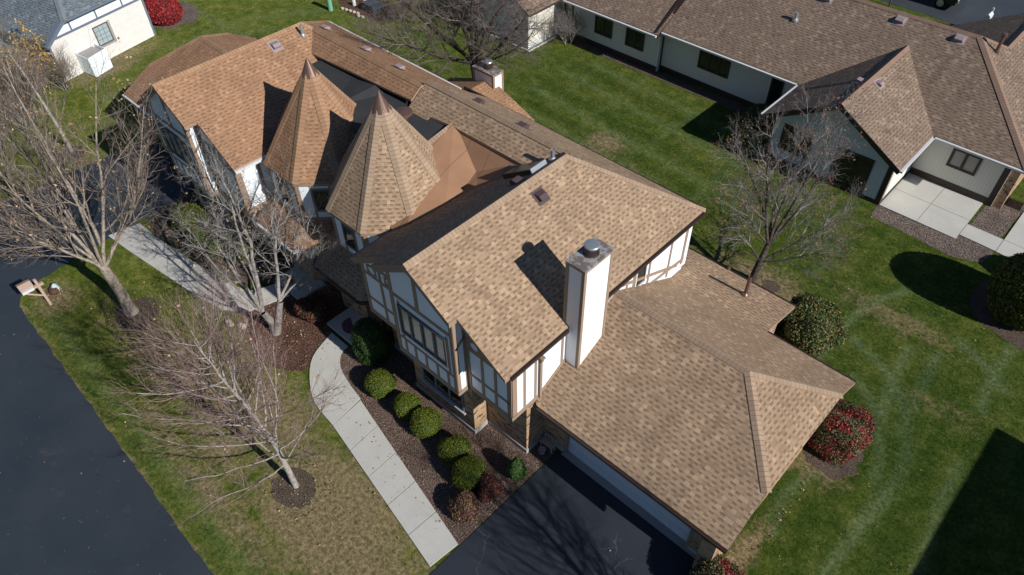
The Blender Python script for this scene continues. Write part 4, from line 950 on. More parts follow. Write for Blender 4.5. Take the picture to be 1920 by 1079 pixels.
so_ = catmull([(-18.55, 8.85), (-18.1, 7.62), (-17.25, 6.85), (-16.25, 6.37), (-15.0, 6.22)], 4)
si_ = catmull([(-17.5, 8.85), (-17.42, 8.45), (-16.95, 8.05), (-16.2, 7.8), (-15.2, 7.62)], 4)
m = MB()
for grp in ((0, 5), (5, 11), (11, 16)):
    a, b = grp; o = so_[a:b+1]; i_ = si_[a:b+1]; m.prism([(x, y, .05) for x, y in o+i_[::-1]], (0, 0, -.07))
for k in range(5):
    t0, t1 = k/5+.002, (k+1)/5-.002; lerp = lambda A, B, t: (A[0]+(B[0]-A[0])*t, A[1]+(B[1]-A[1])*t)
    q = [lerp((-15.0, 6.22), (-8.66, 5.12), t0), lerp((-15.0, 6.22), (-8.66, 5.12), t1), lerp((-15.15, 7.58), (-8.55, 6.2), t1), lerp((-15.15, 7.58), (-8.55, 6.2), t0)]
    m.prism([(x, y, .05) for x, y in q], (0, 0, -.07))
struct(m.build('walkway', 'conc'))
walk('walkway', [(-30.75, 5.5), (-29.2, 5.65), (-27.6, 5.85), (-26, 6.05), (-24.4, 6.25), (-22.9, 6.55), (-22.0, 7.2), (-21.5, 8.9)], [(-30.5, 6.9), (-29.1, 6.95), (-27.5, 7.1), (-25.9, 7.3), (-24.3, 7.5), (-23.2, 7.8), (-22.8, 8.1), (-22.5, 8.95)])
m = MB(); m.box(-19.05, -17.2, 9.0, 10.3, 0, .12); struct(m.build('entry_stoop', 'conc'))
m = MB(); m.box(-22.7, -20.9, 9.0, 10.3, 0, .12); struct(m.build('entry_stoop', 'conc'))

# doormat (half round)
m = MB(); cpt = Vector((-18.15, 9.62, .125)); a0 = R(-28)
pts = [cpt+Vector((math.cos(a0+R(180)+R(t))*.48, math.sin(a0+R(180)+R(t))*.42, 0)) for t in range(0, 181, 12)]
m.prism(pts, (0, 0, .015))
mt_ = NT('mat_rubber', .9, .2); p_ = mt_.obj(); mt_.color(mt_.mix(mt_.ramp(mt_.noise(p_, 22, 2), [(.48, 0.0), (.52, 1.0)]), (.09, .05, .075), (.19, .09, .11))); MT['mat'] = mt_.m
tag(m.build('doormat', 'mat'), 'dark red half-round doormat on the concrete stoop at the entry', 'doormat')

# ================================================================== VEGETATION
def leafmat(name, stops, rough=.6, sat=None):
    m = NT(name, rough, .25); g = m.n('ShaderNodeNewGeometry'); f = g.outputs['Random Per Island']
    c = m.ramp(f, stops); n = m.noise(m.obj(), 2.2, 3); c = m.mix(1.0, c, m.ramp(n, [(.3, .75), (.7, 1.25)]), 'MULTIPLY'); m.color(c); return m.m
MT['box'] = leafmat('leaf_boxwood', [(0, (.040, .060, .006)), (.5, (.088, .115, .010)), (1, (.155, .18, .022))])
MT['boxdark'] = leafmat('leaf_dark', [(0, (.018, .040, .010)), (.6, (.035, .075, .016)), (1, (.06, .11, .03))])
MT['barb'] = leafmat('leaf_barberry', [(0, (.05, .018, .018)), (.6, (.11, .035, .032)), (.9, (.16, .09, .05)), (1, (.25, .06, .05))])
MT['barb2'] = leafmat('leaf_barberry_dry', [(0, (.06, .03, .025)), (.6, (.13, .065, .05)), (.85, (.17, .13, .05)), (1, (.28, .20, .10))])
MT['spruce'] = leafmat('needle_spruce', [(0, (.05, .10, .025)), (.5, (.10, .18, .05)), (1, (.17, .27, .08))])
MT['red'] = leafmat('leaf_scarlet', [(0, (.12, .012, .014)), (.6, (.32, .022, .03)), (1, (.44, .07, .06))])
MT['holly'] = leafmat('leaf_mixed', [(0, (.03, .05, .015)), (.45, (.07, .10, .03)), (.8, (.13, .15, .05)), (.93, (.28, .16, .06)), (1, (.40, .24, .10))])
MT['arb'] = leafmat('leaf_arborvitae', [(0, (.05, .065, .010)), (.5, (.10, .115, .018)), (1, (.18, .18, .035))])
MT['yellow'] = leafmat('leaf_yellow', [(0, (.28, .14, .04)), (.5, (.40, .26, .06)), (1, (.48, .38, .12))])
MT['tanleaf'] = leafmat('leaf_tan', [(0, (.14, .07, .04)), (.5, (.28, .18, .10)), (1, (.44, .33, .22))])
MT['rustleaf'] = leafmat('leaf_rust', [(0, (.12, .05, .035)), (.6, (.20, .085, .055)), (1, (.40, .22, .07))])
def mixedred():
    m = NT('leaf_red_green', .6, .25); g = m.n('ShaderNodeNewGeometry'); f = g.outputs['Random Per Island']; p = m.obj()
    n = m.noise(p, 1.9, 2, .5)
    gr = m.ramp(f, [(0, (.035, .045, .02)), (.55, (.10, .11, .045)), (.8, (.17, .14, .08)), (1, (.30, .10, .07))]); rd = m.ramp(f, [(0, (.10, .015, .02)), (.5, (.26, .03, .035)), (.85, (.38, .09, .07)), (1, (.16, .15, .06))])
    m.color(m.mix(m.ramp(n, [(.50, 0.0), (.56, 1.0)]), gr, rd)); return m.m
MT['redmix'] = mixedred()
def bark(name, a, b):
    m = NT(name, .9, .15); p = m.obj(); n = m.noise(p, 9, 5, .7); c = m.ramp(m.math('ADD', m.math('MULTIPLY', n, .6), m.math('MULTIPLY', m.noise(p, 2.2, 4, .7), .4)), [(.36, tuple(x*.7 for x in a)), (.6, b)]); m.color(c); m.bump(n, .03, .9); return m.m
MT['bark_tan'] = bark('bark_tan', (.17, .14, .11), (.40, .345, .285))
MT['bark_grey'] = bark('bark_grey', (.15, .135, .125), (.34, .31, .29))
MT['bark_pale'] = bark('bark_pale', (.24, .21, .19), (.44, .40, .37))
MT['bark_dark'] = bark('bark_dark', (.045, .036, .032), (.12, .10, .088))
MT['twig_red'] = bark('twig_red', (.20, .105, .095), (.36, .26, .235))
MT['twig_grey'] = bark('twig_grey', (.17, .155, .145), (.32, .30, .285))
MT['twig_tan'] = bark('twig_tan', (.15, .115, .095), (.30, .25, .21))
MT['twig_dark'] = bark('twig_dark', (.10, .078, .07), (.24, .20, .18))

def leaves(points, normals, size, rs, jitter=.6, asp=1.7):
    """small 4-sided leaves; returns verts, faces"""
    n = len(points); d = normals+rs.normal(0, jitter, (n, 3)); d /= np.linalg.norm(d, axis=1)[:, None]
    t = rs.normal(0, 1, (n, 3)); t -= (t*d).sum(1)[:, None]*d; t /= np.linalg.norm(t, axis=1)[:, None]; b = np.cross(d, t)
    s = (size*rs.uniform(.6, 1.3, n))[:, None]; P = points
    V = np.stack([P-t*s*asp, P-b*s+d*s*.25, P+t*s*asp, P+b*s+d*s*.25], 1).reshape(-1, 3); F = np.arange(4*n).reshape(n, 4); return V, F
def ico_noise(c, r, seed, amp=.12, flat=1.0, n=40):
    rs = np.random.RandomState(seed); k = rs.normal(0, 1, (9, 3))*2.2; ph = rs.uniform(0, 6.28, 9)
    def f(D): return 1+amp*np.sin(D@k.T+ph).sum(1)/3
    return f
def bush(name, label, cat, c, r, mat, nleaf=3500, size=.022, seed=1, amp=.1, power=2.0, group=None, cone=0.0, fill='boxdark', jit=.6, bare=0):
    """a clipped or loose shrub: dense core plus leaves spread through its outer shell. c = ground point, r = (rx, ry, rz)"""
    rs = np.random.RandomState(seed); t = thing(name, label, cat, (c[0], c[1], 0), group); f = ico_noise(c, r, seed, amp)
    def surf(D, k=1.0):
        z = D[:, 2]; e = (np.abs(D)**power).sum(1)**(-1/power); Q = D*e[:, None]*f(D)[:, None]*k
        if cone: Q[:, :2] *= (1-cone*(Q[:, 2:3]+1)/2)
        return np.array([c[0], c[1], r[2]*.92])+Q*np.array(r)
    # core
    nu, nv = 22, 14; D = []
    for j in range(nv+1):
        for i in range(nu): a, b = 2*math.pi*i/nu, math.pi*j/nv; D.append((math.sin(b)*math.cos(a), math.sin(b)*math.sin(a), math.cos(b)))
    V = surf(np.array(D), .9); F = [(j*nu+i, j*nu+(i+1) % nu, (j+1)*nu+(i+1) % nu, (j+1)*nu+i) for j in range(nv) for i in range(nu)]
    V[:, 2] = np.maximum(V[:, 2], .02)
    raw_mesh('foliage_core', V, F, fill, t, True)
    D = rs.normal(0, 1, (nleaf, 3)); D /= np.linalg.norm(D, axis=1)[:, None]; D[:, 2] = np.where(D[:, 2] < -.75, -D[:, 2], D[:, 2]); 
    P = surf(D, rs.uniform(.90, 1.04, nleaf)[:, None] if False else 1.0); cc = np.array([c[0], c[1], r[2]*.9]); P = cc+(P-cc)*rs.uniform(.88, 1.05, nleaf)[:, None]
    P = P[P[:, 2] > .03]; N = (P-cc)/np.array(r); N /= np.linalg.norm(N, axis=1)[:, None]
    V, F = leaves(P, N, size, rs, jit); raw_mesh('foliage', V, F, mat, t)
    m = MB(); m.tube([(c[0], c[1], -.02), (c[0]+.01, c[1], r[2]*.6)], [.04, .025], 6); m.build('stem', 'bark_dark', t)
    return t
G1 = 'clipped boxwoods along the walk'
bx_ = [((-14.95, 8.42), (.5, .5, .44), 'round clipped boxwood nearest the dark arborvitae by the stoop'),
       ((-13.5, 8.42), (.47, .47, .42), 'second clipped boxwood from the stoop, under the left of the bay window'),
       ((-12.42, 8.38), (.5, .5, .46), 'third clipped boxwood from the stoop, in front of the bay window'),
       ((-10.95, 8.36), (.5, .5, .45), 'fourth clipped boxwood from the stoop, by the lit brick corner'),
       ((-9.95, 8.05), (.55, .53, .47), 'clipped boxwood next to the dark barberries, last of the green row')]
for i, (c, r, l) in enumerate(bx_): bush('boxwood', l, 'shrub', c, (r[0], r[1], r[2]), 'box', 9000, .013, 10+i, .09, 2.5, G1, jit=.8)
bush('arborvitae', 'dark green upright arborvitae beside the entry stoop, half in shade', 'shrub', (-16.35, 9.2), (.62, .62, .98), 'boxdark', 9000, .02, 21, .12, 2.4, jit=.8)
bush('spruce_shrub', 'small bright green dwarf spruce at the corner of the driveway', 'shrub', (-8.88, 9.22), (.40, .40, .5), 'spruce', 6000, .016, 22, .1, 2.0, cone=.55, jit=1.0)
bush('barberry', 'dark red barberry between the green boxwood and the driveway', 'shrub', (-9.1, 8.1), (.42, .42, .34), 'barb', 3800, .02, 23, .2, fill='barb', jit=1.2)
bush('barberry', 'brownish barberry at the corner of walk and driveway', 'shrub', (-9.22, 7.1), (.47, .47, .38), 'barb2', 4500, .018, 24, .18, fill='barb', jit=1.2)
bush('holly', 'rounded evergreen holly with scattered tan leaves in the roof notch', 'shrub', (-4.75, 21.1), (1.10, 1.25, .85), 'holly', 20000, .024, 25, .2, 2.3, fill='boxdark', jit=.9)
bush('burning_bush', 'red and green shrub beside the right end of the garage', 'shrub', (-1.65, 17.55), (.93, 1.12, .82), 'redmix', 18000, .02, 26, .2, 2.4, fill='boxdark', jit=.9)
bush('burning_bush', 'red leaved shrub at the bottom edge by the driveway end', 'shrub', (-1.95, 10.35), (.72, .8, .62), 'redmix', 12000, .02, 58, .1, 2.4, fill='boxdark', jit=.9)
bush('burning_bush', 'bright scarlet shrub by the corner of the white brick house', 'shrub', (-48.6, 17.9), (1.12, 1.15, 1.1), 'red', 12000, .035, 28, .16, 2.4, fill='barb', jit=.9)
bush('arborvitae', 'tall olive green arborvitae at the right edge of the picture', 'shrub', (.95, 28.2), (1.42, 1.5, 1.55), 'arb', 32000, .032, 29, .08, 2.3, fill='boxdark', jit=.8)
bush('arborvitae', 'smaller rounded evergreen behind the tall arborvitae at the right edge', 'shrub', (1.3, 30.6), (.8, .8, .8), 'boxdark', 8000, .03, 36, .08, 2.3, jit=.8)
bush('evergreen_shrub', 'small dark evergreen shrub in the corner of the ranch house and its wing', 'shrub', (-13.6, 33.2), (.85, .7, .62), 'holly', 7000, .03, 30, .2, 2.0, jit=1.0)
for i, (c, r, l) in enumerate((((-28.7, 8.6), (.9, .7, .3), 'low spreading juniper nearest the driveway of the rust-roofed unit'), ((-26.9, 8.5), (.95, .75, .32), 'low spreading juniper in the middle of the bed left of the entry'), ((-24.9, 8.9), (.6, .55, .28), 'small low juniper nearest the rust-roofed entry'))):
    bush('juniper', l, 'shrub', c, r, 'arb' if i < 0 else 'box', 9000, .02, 31+i, .35, 2.0, 'low junipers in the left bed', jit=1.0)
bush('barberry', 'dark reddish shrub in deep shade by the entry', 'shrub', (-19.9, 9.0), (.75, .6, .45), 'barb', 5000, .022, 35, .2, fill='boxdark', jit=1.2)

# --- bare trees
class Tree:
    def __init__(s, seed): s.r = random.Random(seed); s.V = [[], []]; s.F = [[], []]; s.tips = []
    def tube(s, pts, rad, k, layer):
        V, F = s.V[layer], s.F[layer]; b0 = len(V); n = len(pts)
        for i, p in enumerate(pts):
            d = (pts[min(i+1, n-1)]-pts[max(i-1, 0)]); d.normalize(); X = d.orthogonal(); X.normalize(); Y = d.cross(X); rr = rad[i]
            for j in range(k): a = 2*math.pi*j/k; V.append(tuple(p+X*(math.cos(a)*rr)+Y*(math.sin(a)*rr)))
        for i in range(n-1):
            for j in range(k): F.append((b0+i*k+j, b0+i*k+(j+1) % k, b0+(i+1)*k+(j+1) % k, b0+(i+1)*k+j))
    def rv(s): return Vector((s.r.gauss(0, 1), s.r.gauss(0, 1), s.r.gauss(0, 1)))
    def grow(s, p, d, L, rad, lev, P):
        seg = P['seg'][lev]; pts = [p.copy()]; rr = [rad]; dd = d.normalized(); q = p.copy(); dirs = [dd]
        for i in range(seg):
            dd = (dd+s.rv()*P['wob'][lev]+Vector((0, 0, P['trop'][lev]))).normalized(); q = q+dd*(L/seg); pts.append(q.copy()); rr.append(rad*(1-(i+1)/seg*(1-P['tip'][lev]))); dirs.append(dd)
        s.tube(pts, rr, P['sides'][lev], 0 if lev < P['split'] else 1)
        if lev+1 >= len(P['n']): s.tips.append(pts[-1]); s.tips.append(pts[len(pts)//2]); return
        nch = P['n'][lev]; az = s.r.uniform(0, 6.28)
        for c in range(nch):
            t = P['start'][lev]+(1-P['start'][lev])*((c+s.r.uniform(.1, .9))/nch); i = min(int(t*seg), seg-1); f = t*seg-i
            bp = pts[i].lerp(pts[i+1], f); bd = dirs[i+1]; az += 2.4+s.r.uniform(-.4, .4)
            X = bd.orthogonal().normalized(); Y = bd.cross(X); a = P['ang'][lev]*s.r.uniform(.7, 1.3)
            nd = bd*math.cos(a)+(X*math.cos(az)+Y*math.sin(az))*math.sin(a)
            l = P['len'][lev]*(1-P.get('cf', .55)*t if P['conic'][lev] else 1.0)*s.r.uniform(.7, 1.25); rb = rr[i]*(1-f)+rr[i+1]*f
            s.grow(bp, nd, l, min(rb*.75, P['rad'][lev]*s.r.uniform(.75, 1.2)*(1-.4*t)), lev+1, P)
def make_tree(name, label, base, stems, P, barkm, twigm, seed, leafm=None, nleaf=0, lsize=.04, group=None, cat='tree'):
    t = thing(name, label, cat, (base[0], base[1], 0), group); T = Tree(seed)
    for (off, d, L, r) in stems: T.grow(Vector((base[0]+off[0], base[1]+off[1], -.05)), Vector(d), L, r, 0, P)
    raw_mesh('trunk', T.V[0], T.F[0], barkm, t, True)
    if T.V[1]: raw_mesh('crown', T.V[1], T.F[1], twigm, t)
    if leafm and nleaf:
        rs = np.random.RandomState(seed); pts = np.array([tuple(p) for p in T.tips]); k = rs.randint(0, len(pts), max(1, nleaf//4)); pts = np.repeat(pts[k], 4, 0)+rs.normal(0, .06, (len(k)*4, 3))
        V, F = leaves(pts, np.tile([0, 0, 1.0], (len(pts), 1)), lsize, rs, 1.5, 1.3); raw_mesh('clinging_leaves', V, F, leafm, t)
    return t
def hp(px, py, z): return onpl(px, py, (0, 0, z), Vector((0, 0, 1)))
def limbed_tree(name, label, base, trunk, limbs, P, barkm, twigm, seed, leafm=None, nleaf=0, lsize=.04, tipm=None):
    """trunk: list of (x, y, z, r); limbs: (start, end, r0) as world points; P: growth settings where level 0 is a limb"""
    t = thing(name, label, 'tree', (base[0], base[1], 0)); T = Tree(seed); r = T.r
    for tr in trunk:
        pts = [Vector(q[:3]) for q in tr]; T.tube(pts, [q[3] for q in tr], 12, 0)
    for (a, b_, r0) in limbs:
        a, b_ = Vector(a), Vector(b_); d = (b_-a); L = d.length; d0 = (d.normalized()+Vector((0, 0, -P['trop'][0]*3))).normalized()
        T.grow(a, d0, L, r0, 0, P)
    raw_mesh('trunk', T.V[0], T.F[0], barkm, t, True); raw_mesh('crown', T.V[1], T.F[1], twigm, t)
    if leafm and nleaf:
        rs = np.random.RandomState(seed); pts = np.array([tuple(p) for p in T.tips]); k = rs.randint(0, len(pts), max(1, nleaf//4)); pts = np.repeat(pts[k], 4, 0)+rs.normal(0, .06, (len(k)*4, 3))
        V, F = leaves(pts, np.tile([0, 0, 1.0], (len(pts), 1)), lsize, rs, 1.5, 1.3); raw_mesh('clinging_leaves', V, F, leafm, t)
    return t
# A: large tan-barked maple at the left
PA = dict(n=[9, 6, 4, 3, 0], seg=[9, 7, 5, 4, 3], wob=[.09, .12, .14, .15, .15], trop=[.03, .06, .06, .05, .02], tip=[.2, .25, .3, .4, .5], sides=[8, 5, 4, 3, 3], start=[.2, .15, .12, .1, 0], ang=[.5, .55, .6, .6], len=[3.0, 1.5, .75, .35], rad=[.055, .022, .0105, .0065], conic=[1, 1, 1, 1], split=1)
f0 = hp(196, 505, 2.6); f1_ = hp(175, 470, 3.4)
lm = [(f0, hp(*q), r*.8) for q, r in (((20, 90, 10.3), .11), ((-60, 200, 9.3), .10), ((90, 110, 10.0), .10), ((160, 160, 9.5), .095), ((255, 200, 8.3), .085), ((-40, 380, 7.0), .085), ((290, 310, 5.8), .07), ((-90, 90, 10.3), .09), ((30, 440, 5.0), .06), ((60, 210, 9.8), .085), ((-60, 300, 8.0), .08))]
limbed_tree('maple_tree', 'large bare tan-barked tree between the road and the curved left walk', (-25.5, 4.0), [[(-25.55, 3.98, -.05, .30), (-25.58, 3.98, .4, .23), (-25.62, 4.0, 1.0, .21), (-25.7, 3.96, 1.8, .20), (f0.x, f0.y, f0.z, .18), (f0.x*.6+f1_.x*.4, f0.y*.6+f1_.y*.4, 3.0, .12)]], lm, PA, 'bark_tan', 'twig_tan', 5, 'tanleaf', 900, .035)
# B: grey multi-stem crabapple
PB = dict(n=[8, 6, 4, 3, 0], seg=[9, 6, 5, 4, 3], wob=[.11, .16, .2, .22, .2], trop=[.02, .02, .0, .02, .0], tip=[.2, .3, .3, .4, .5], sides=[8, 5, 4, 3, 3], start=[.3, .15, .1, .1, 0], ang=[.7, .8, .85, .8], len=[1.9, 1.0, .5, .25], rad=[.036, .016, .0095, .0065], conic=[1, 1, 1, 1], split=1)
q0 = Vector((-20.2, 7.38, .3)); g0, g1 = hp(492, 585, 1.6), hp(525, 565, 1.7)
lm = [(g0, hp(*q), r) for q, r in (((330, 330, 6.0), .085), ((410, 290, 6.4), .09), ((350, 440, 4.5), .07), ((455, 330, 5.6), .08), ((290, 400, 5.0), .06), ((395, 540, 2.9), .05), ((420, 230, 7.0), .07))]+[(g1, hp(*q), r) for q, r in (((500, 370, 5.0), .08), ((560, 410, 4.2), .06), ((470, 300, 6.2), .08), ((600, 440, 3.6), .05))]
limbed_tree('crabapple_tree', 'bare grey multi-stemmed tree in front of the two towers', (-20.15, 7.35), [[(-20.2, 7.38, -.05, .2), (-20.3, 7.4, .5, .15), tuple(g0)+(.13,)], [(-20.12, 7.38, .1, .15), tuple(g1)+(.12,)]], lm, PB, 'bark_grey', 'twig_grey', 11, 'tanleaf', 300, .03)
# C: young maple with reddish twigs
PC = dict(cf=.66, n=[48, 11, 6, 0], seg=[14, 8, 5, 4], wob=[.045, .08, .10, .10], trop=[.01, .10, .08, .04], tip=[.1, .25, .35, .5], sides=[10, 5, 3, 3], start=[.16, .15, .1, 0], ang=[.98, .5, .45], len=[4.9, 1.7, .8], rad=[.034, .0135, .008], conic=[1, 1, 1], split=2)
make_tree('young_maple_tree', 'young bare tree with pale trunk and reddish twigs beside the curved front walk', (-14.0, 3.93), [((0, 0), (.07, -.01, 1), 8.2, .11)], PC, 'bark_pale', 'twig_red', 17, 'tanleaf', 120, .03)
# D: dark tree behind the house
PD = dict(n=[9, 7, 5, 3, 0], seg=[8, 6, 5, 4, 3], wob=[.09, .14, .18, .2, .2], trop=[.02, .03, .02, .0, .0], tip=[.22, .28, .3, .4, .5], sides=[8, 5, 4, 3, 3], start=[.2, .2, .12, .1, 0], ang=[.65, .7, .75, .8], len=[3.0, 1.6, .8, .4], rad=[.05, .022, .011, .007], conic=[1, 1, 1, 1], split=1)
h0 = hp(888, 120, 2.6)
lm = [(h0, hp(*q), r) for q, r in (((660, 30, 7.0), .10), ((720, -60, 8.5), .11), ((820, -110, 9.5), .12), ((900, -120, 9.5), .12), ((980, -60, 8.5), .11), ((1040, 10, 7.0), .10), ((700, 110, 5.5), .07), ((1040, 90, 5.0), .07), ((790, 20, 7.5), .09), ((960, 20, 7.0), .08), ((860, -40, 9.0), .1))]
limbed_tree('locust_tree', 'dark bare tree standing on the lawn behind the rear chimney', (-25.4, 23.95), [[(-25.4, 23.95, -.05, .3), (-25.4, 23.95, .6, .24), (-25.4, 23.95, 1.6, .22), tuple(h0)+(.2,)]], lm, PD, 'bark_dark', 'twig_dark', 23)
# E: tree behind the garage with few rusty leaves
PE = dict(n=[9, 7, 4, 3, 0], seg=[8, 6, 5, 4, 3], wob=[.07, .12, .14, .16, .2], trop=[.02, .03, .03, .02, .0], tip=[.2, .3, .3, .4, .5], sides=[8, 5, 4, 3, 3], start=[.2, .2, .12, .1, 0], ang=[.6, .6, .65, .7], len=[2.1, 1.1, .55, .28], rad=[.030, .013, .008, .005], conic=[1, 1, 1, 1], split=1)
e0, e1 = hp(1440, 460, 1.8), hp(1425, 490, 1.2)
lm = [(e0, hp(*q), r) for q, r in (((1475, 190, 7.5), .085), ((1560, 200, 7.3), .08), ((1600, 300, 5.5), .07), ((1420, 270, 6.3), .07), ((1380, 370, 4.2), .05), ((1520, 270, 6.5), .07), ((1440, 220, 7.0), .07))]+[(e1, hp(*q), r) for q, r in (((1610, 420, 3.0), .06), ((1370, 430, 2.8), .04), ((1560, 490, 2.2), .045))]
limbed_tree('oak_tree', 'slender bare tree with a few rusty leaves between the garage and the ranch patio', (-7.9, 22.7), [[(-7.9, 22.7, -.05, .16), tuple(e1)+(.12,), tuple(e0)+(.11,)]], lm, PE, 'bark_dark', 'twig_grey', 31, 'rustleaf', 2600, .024)
make_tree('shade_tree', 'bare tree beyond the lower right edge that throws branch shadows on the driveway', (4.2, 7.0), [((0, 0), (0, 0, 1), 9.5, .17)], PC, 'bark_grey', 'twig_grey', 71)
# F: small tree by the far driveway
PF = dict(n=[14, 6, 5, 0], seg=[8, 5, 4, 3], wob=[.04, .08, .1, .1], trop=[0, .06, .05, 0], tip=[.2, .3, .4, .5], sides=[7, 4, 3, 3], start=[.25, .15, .1, 0], ang=[.6, .5, .5], len=[2.6, 1.2, .5], rad=[.035, .014, .007], conic=[1, 1, 1], split=1)
make_tree('young_maple_tree', 'small bare tree in a round mulch bed beyond the left driveway', (-38.5, 7.28), [((0, 0), (-.1, .0, 1), 6.2, .11)], PF, 'bark_pale', 'twig_tan', 41, 'tanleaf', 220, .035)
PG = dict(n=[7, 6, 5, 0], seg=[6, 5, 4, 3], wob=[.08, .1, .12, .12], trop=[.02, .05, .04, 0], tip=[.3, .4, .5, .6], sides=[5, 3, 3, 3], start=[.2, .15, .1, 0], ang=[.5, .5, .55], len=[1.7, .9, .45], rad=[.02, .010, .0065], conic=[1, 1, 1], split=1)
def thicket(label, base, n, h, spread, seed, bk, tw, lf=None, nl=0, ls=.04, name='bare_shrub'):
    rr_ = random.Random(seed); st = []
    for i in range(n): a = rr_.uniform(0, 6.28); q = rr_.uniform(0, spread*.4); st.append(((math.cos(a)*q, math.sin(a)*q), (math.cos(a)*rr_.uniform(.1, .6), math.sin(a)*rr_.uniform(.1, .6), 1), h*rr_.uniform(.7, 1.1), .03))
    return make_tree(name, label, base, st, PG, bk, tw, seed, lf, nl, ls, cat='shrub')
thicket('tall bare shrub with purplish twigs left of the white brick house', (-43.0, 6.6), 20, 3.6, 2.4, 51, 'bark_grey', 'twig_dark', 'rustleaf', 500, .03)
thicket('tall bare greyish shrub at the far left edge of the picture', (-40.6, 4.2), 14, 3.8, 2.0, 52, 'bark_grey', 'twig_tan', 'tanleaf', 400, .03)
thicket('shrub with yellow and orange leaves in front of the blue-grey roof', (-45.4, 8.7), 9, 2.6, .9, 53, 'bark_tan', 'twig_tan', 'yellow', 1500, .05, 'yellow_shrub')
thicket('low twiggy shrub under the window of the white house garage', (-44.9, 9.8), 7, 1.5, .8, 54, 'bark_grey', 'twig_tan')
make_tree('small_tree', 'small bare tree behind the ridge of the ranch house', (-14.4, 50.9), [((0, 0), (0, 0, 1), 3.2, .06)], PF, 'bark_dark', 'twig_dark', 61)
bush('orange_shrub', 'shrub with orange-brown leaves beside the parked truck', 'shrub', (-15.2, 53.3), (1.6, .8, .6), 'rustleaf', 9000, .05, 62, .3, fill='barb', jit=1.2)
thicket('low bare shrub under the branches of the locust tree near the utility boxes', (-36.5, 28.8), 10, 1.4, 1.6, 63, 'bark_dark', 'twig_dark', name='bare_shrub')
thicket('twiggy bare shrub in the corner where the ranch wall begins', (-27.0, 33.2), 8, 1.2, .9, 64, 'bark_grey', 'twig_grey')

# ================================================================== SMALL THINGS
# mailbox on a timber post with a brace
MT['pinkwood'] = plain('mailbox_wood', (.44, .31, .25), .8, .2, .15, 12)
mb_ = thing('mailbox', 'pinkish timber mailbox with a pitched cover on a braced post at the road edge', 'mailbox', (-28.45, 1.89, 0))
m = MB(); m.box(-28.50, -28.40, 1.84, 1.94, 0, 1.45); m.build('post', 'pinkwood', mb_)
m = MB(); m.box(-28.51, -28.39, 1.26, 2.1, 1.08, 1.17); m.build('arm', 'pinkwood', mb_)
m = MB(); m.tube([(-28.45, 1.88, .55), (-28.45, 1.3, 1.1)], .045, 4); m.build('brace', 'pinkwood', mb_)
m = MB(); m.prism([(-28.72, 1.24, 1.42), (-28.45, 1.24, 1.52), (-28.2, 1.24, 1.42), (-28.2, 1.24, 1.395), (-28.45, 1.24, 1.49), (-28.72, 1.24, 1.395)], (0, .5, 0)); m.build('cover', 'pinkwood', mb_)
m = MB(); m.prism([(-28.58, 1.27, 1.17), (-28.32, 1.27, 1.17), (-28.32, 1.27, 1.30), (-28.38, 1.27, 1.38), (-28.45, 1.27, 1.41), (-28.52, 1.27, 1.38), (-28.58, 1.27, 1.30)], (0, .44, 0)); bx2 = m.build('box', 'gutter', mb_)
m = MB(); m.box(-28.31, -28.18, 1.25, 1.7, 1.2, 1.32); m.build('newspaper_tube', 'gutter', mb_)
# concrete goose / ornament by the mailbox: small bird house on leaves
go = thing('garden_ornament', 'small pale blue and terracotta garden ornament on the grass beside the mailbox', 'ornament', (-29.0, 2.35, 0))
m = MB(); m.lathe((-29.0, 2.3, 0), [(.17, 0), (.19, .12), (.15, .24), (.12, .25)], 16); m.build('pot', 'terra' if 'terra' in MT else 'litter', go)
m = MB(); m.lathe((-29.08, 2.42, .0), [(.14, 0), (.17, .12), (.12, .28), (.05, .36), (.01, .38)], 16); MT['paleblue'] = plain('glaze_pale', (.42, .50, .55), .4, .4); m.build('body', 'paleblue', go, True)
# green utility pedestal, pipes, dark box
up_ = MB(); MT['green'] = plain('pedestal_green', (.16, .38, .28), .5, .4); up_.lathe((-41.5, 26.1, 0), [(.16, 0), (.16, .95), (.18, .96), (.18, 1.12), (.15, 1.18)], 18)
o = up_.build('utility_pedestal', 'green'); tag(o, 'green cylindrical utility pedestal on the lawn at the top edge', 'utility box')
for i, (x, y) in enumerate(((-40.9, 27.6), (-40.3, 28.1))):
    m = MB(); m.lathe((x, y, 0), [(.12, 0), (.12, .35), (.10, .38)], 14); o = m.build('white_bucket', 'gutter'); tag(o, ('white bucket nearest the green utility pedestal', 'white bucket farther from the green utility pedestal')[i], 'bucket', 'white buckets')
m = MB(); m.prism([(-39.9, 27.5, .02), (-38.7, 27.5, .02), (-38.7, 28.4, .02), (-39.9, 28.4, .02)], (0, 0, .55)); MT['boxblue'] = plain('utility_bluegrey', (.05, .065, .08), .5, .4)
o = m.build('transformer_box', 'boxblue'); tag(o, 'dark blue-grey utility box in the mulch near the top edge', 'utility box')
def rock(c, r, seed, mat='rock'):
    rs = np.random.RandomState(seed); mm_ = MB(); nu, nv = 9, 6; V = []
    for j in range(nv+1):
        for i in range(nu):
            a, b = 2*math.pi*i/nu, math.pi*j/nv; q = rs.uniform(.75, 1.1) if 0 < j < nv else 1; V.append((c[0]+r[0]*q*math.sin(b)*math.cos(a), c[1]+r[1]*q*math.sin(b)*math.sin(a), c[2]+r[2]*q*math.cos(b)))
    for j in range(nv):
        for i in range(nu): mm_.face([V[j*nu+i], V[j*nu+(i+1) % nu], V[(j+1)*nu+(i+1) % nu], V[(j+1)*nu+i]])
    return mm_.build('rock', mat)
MT['rock'] = plain('rock_pale', (.50, .44, .36), .9, .2, .2, 5)
k = 0
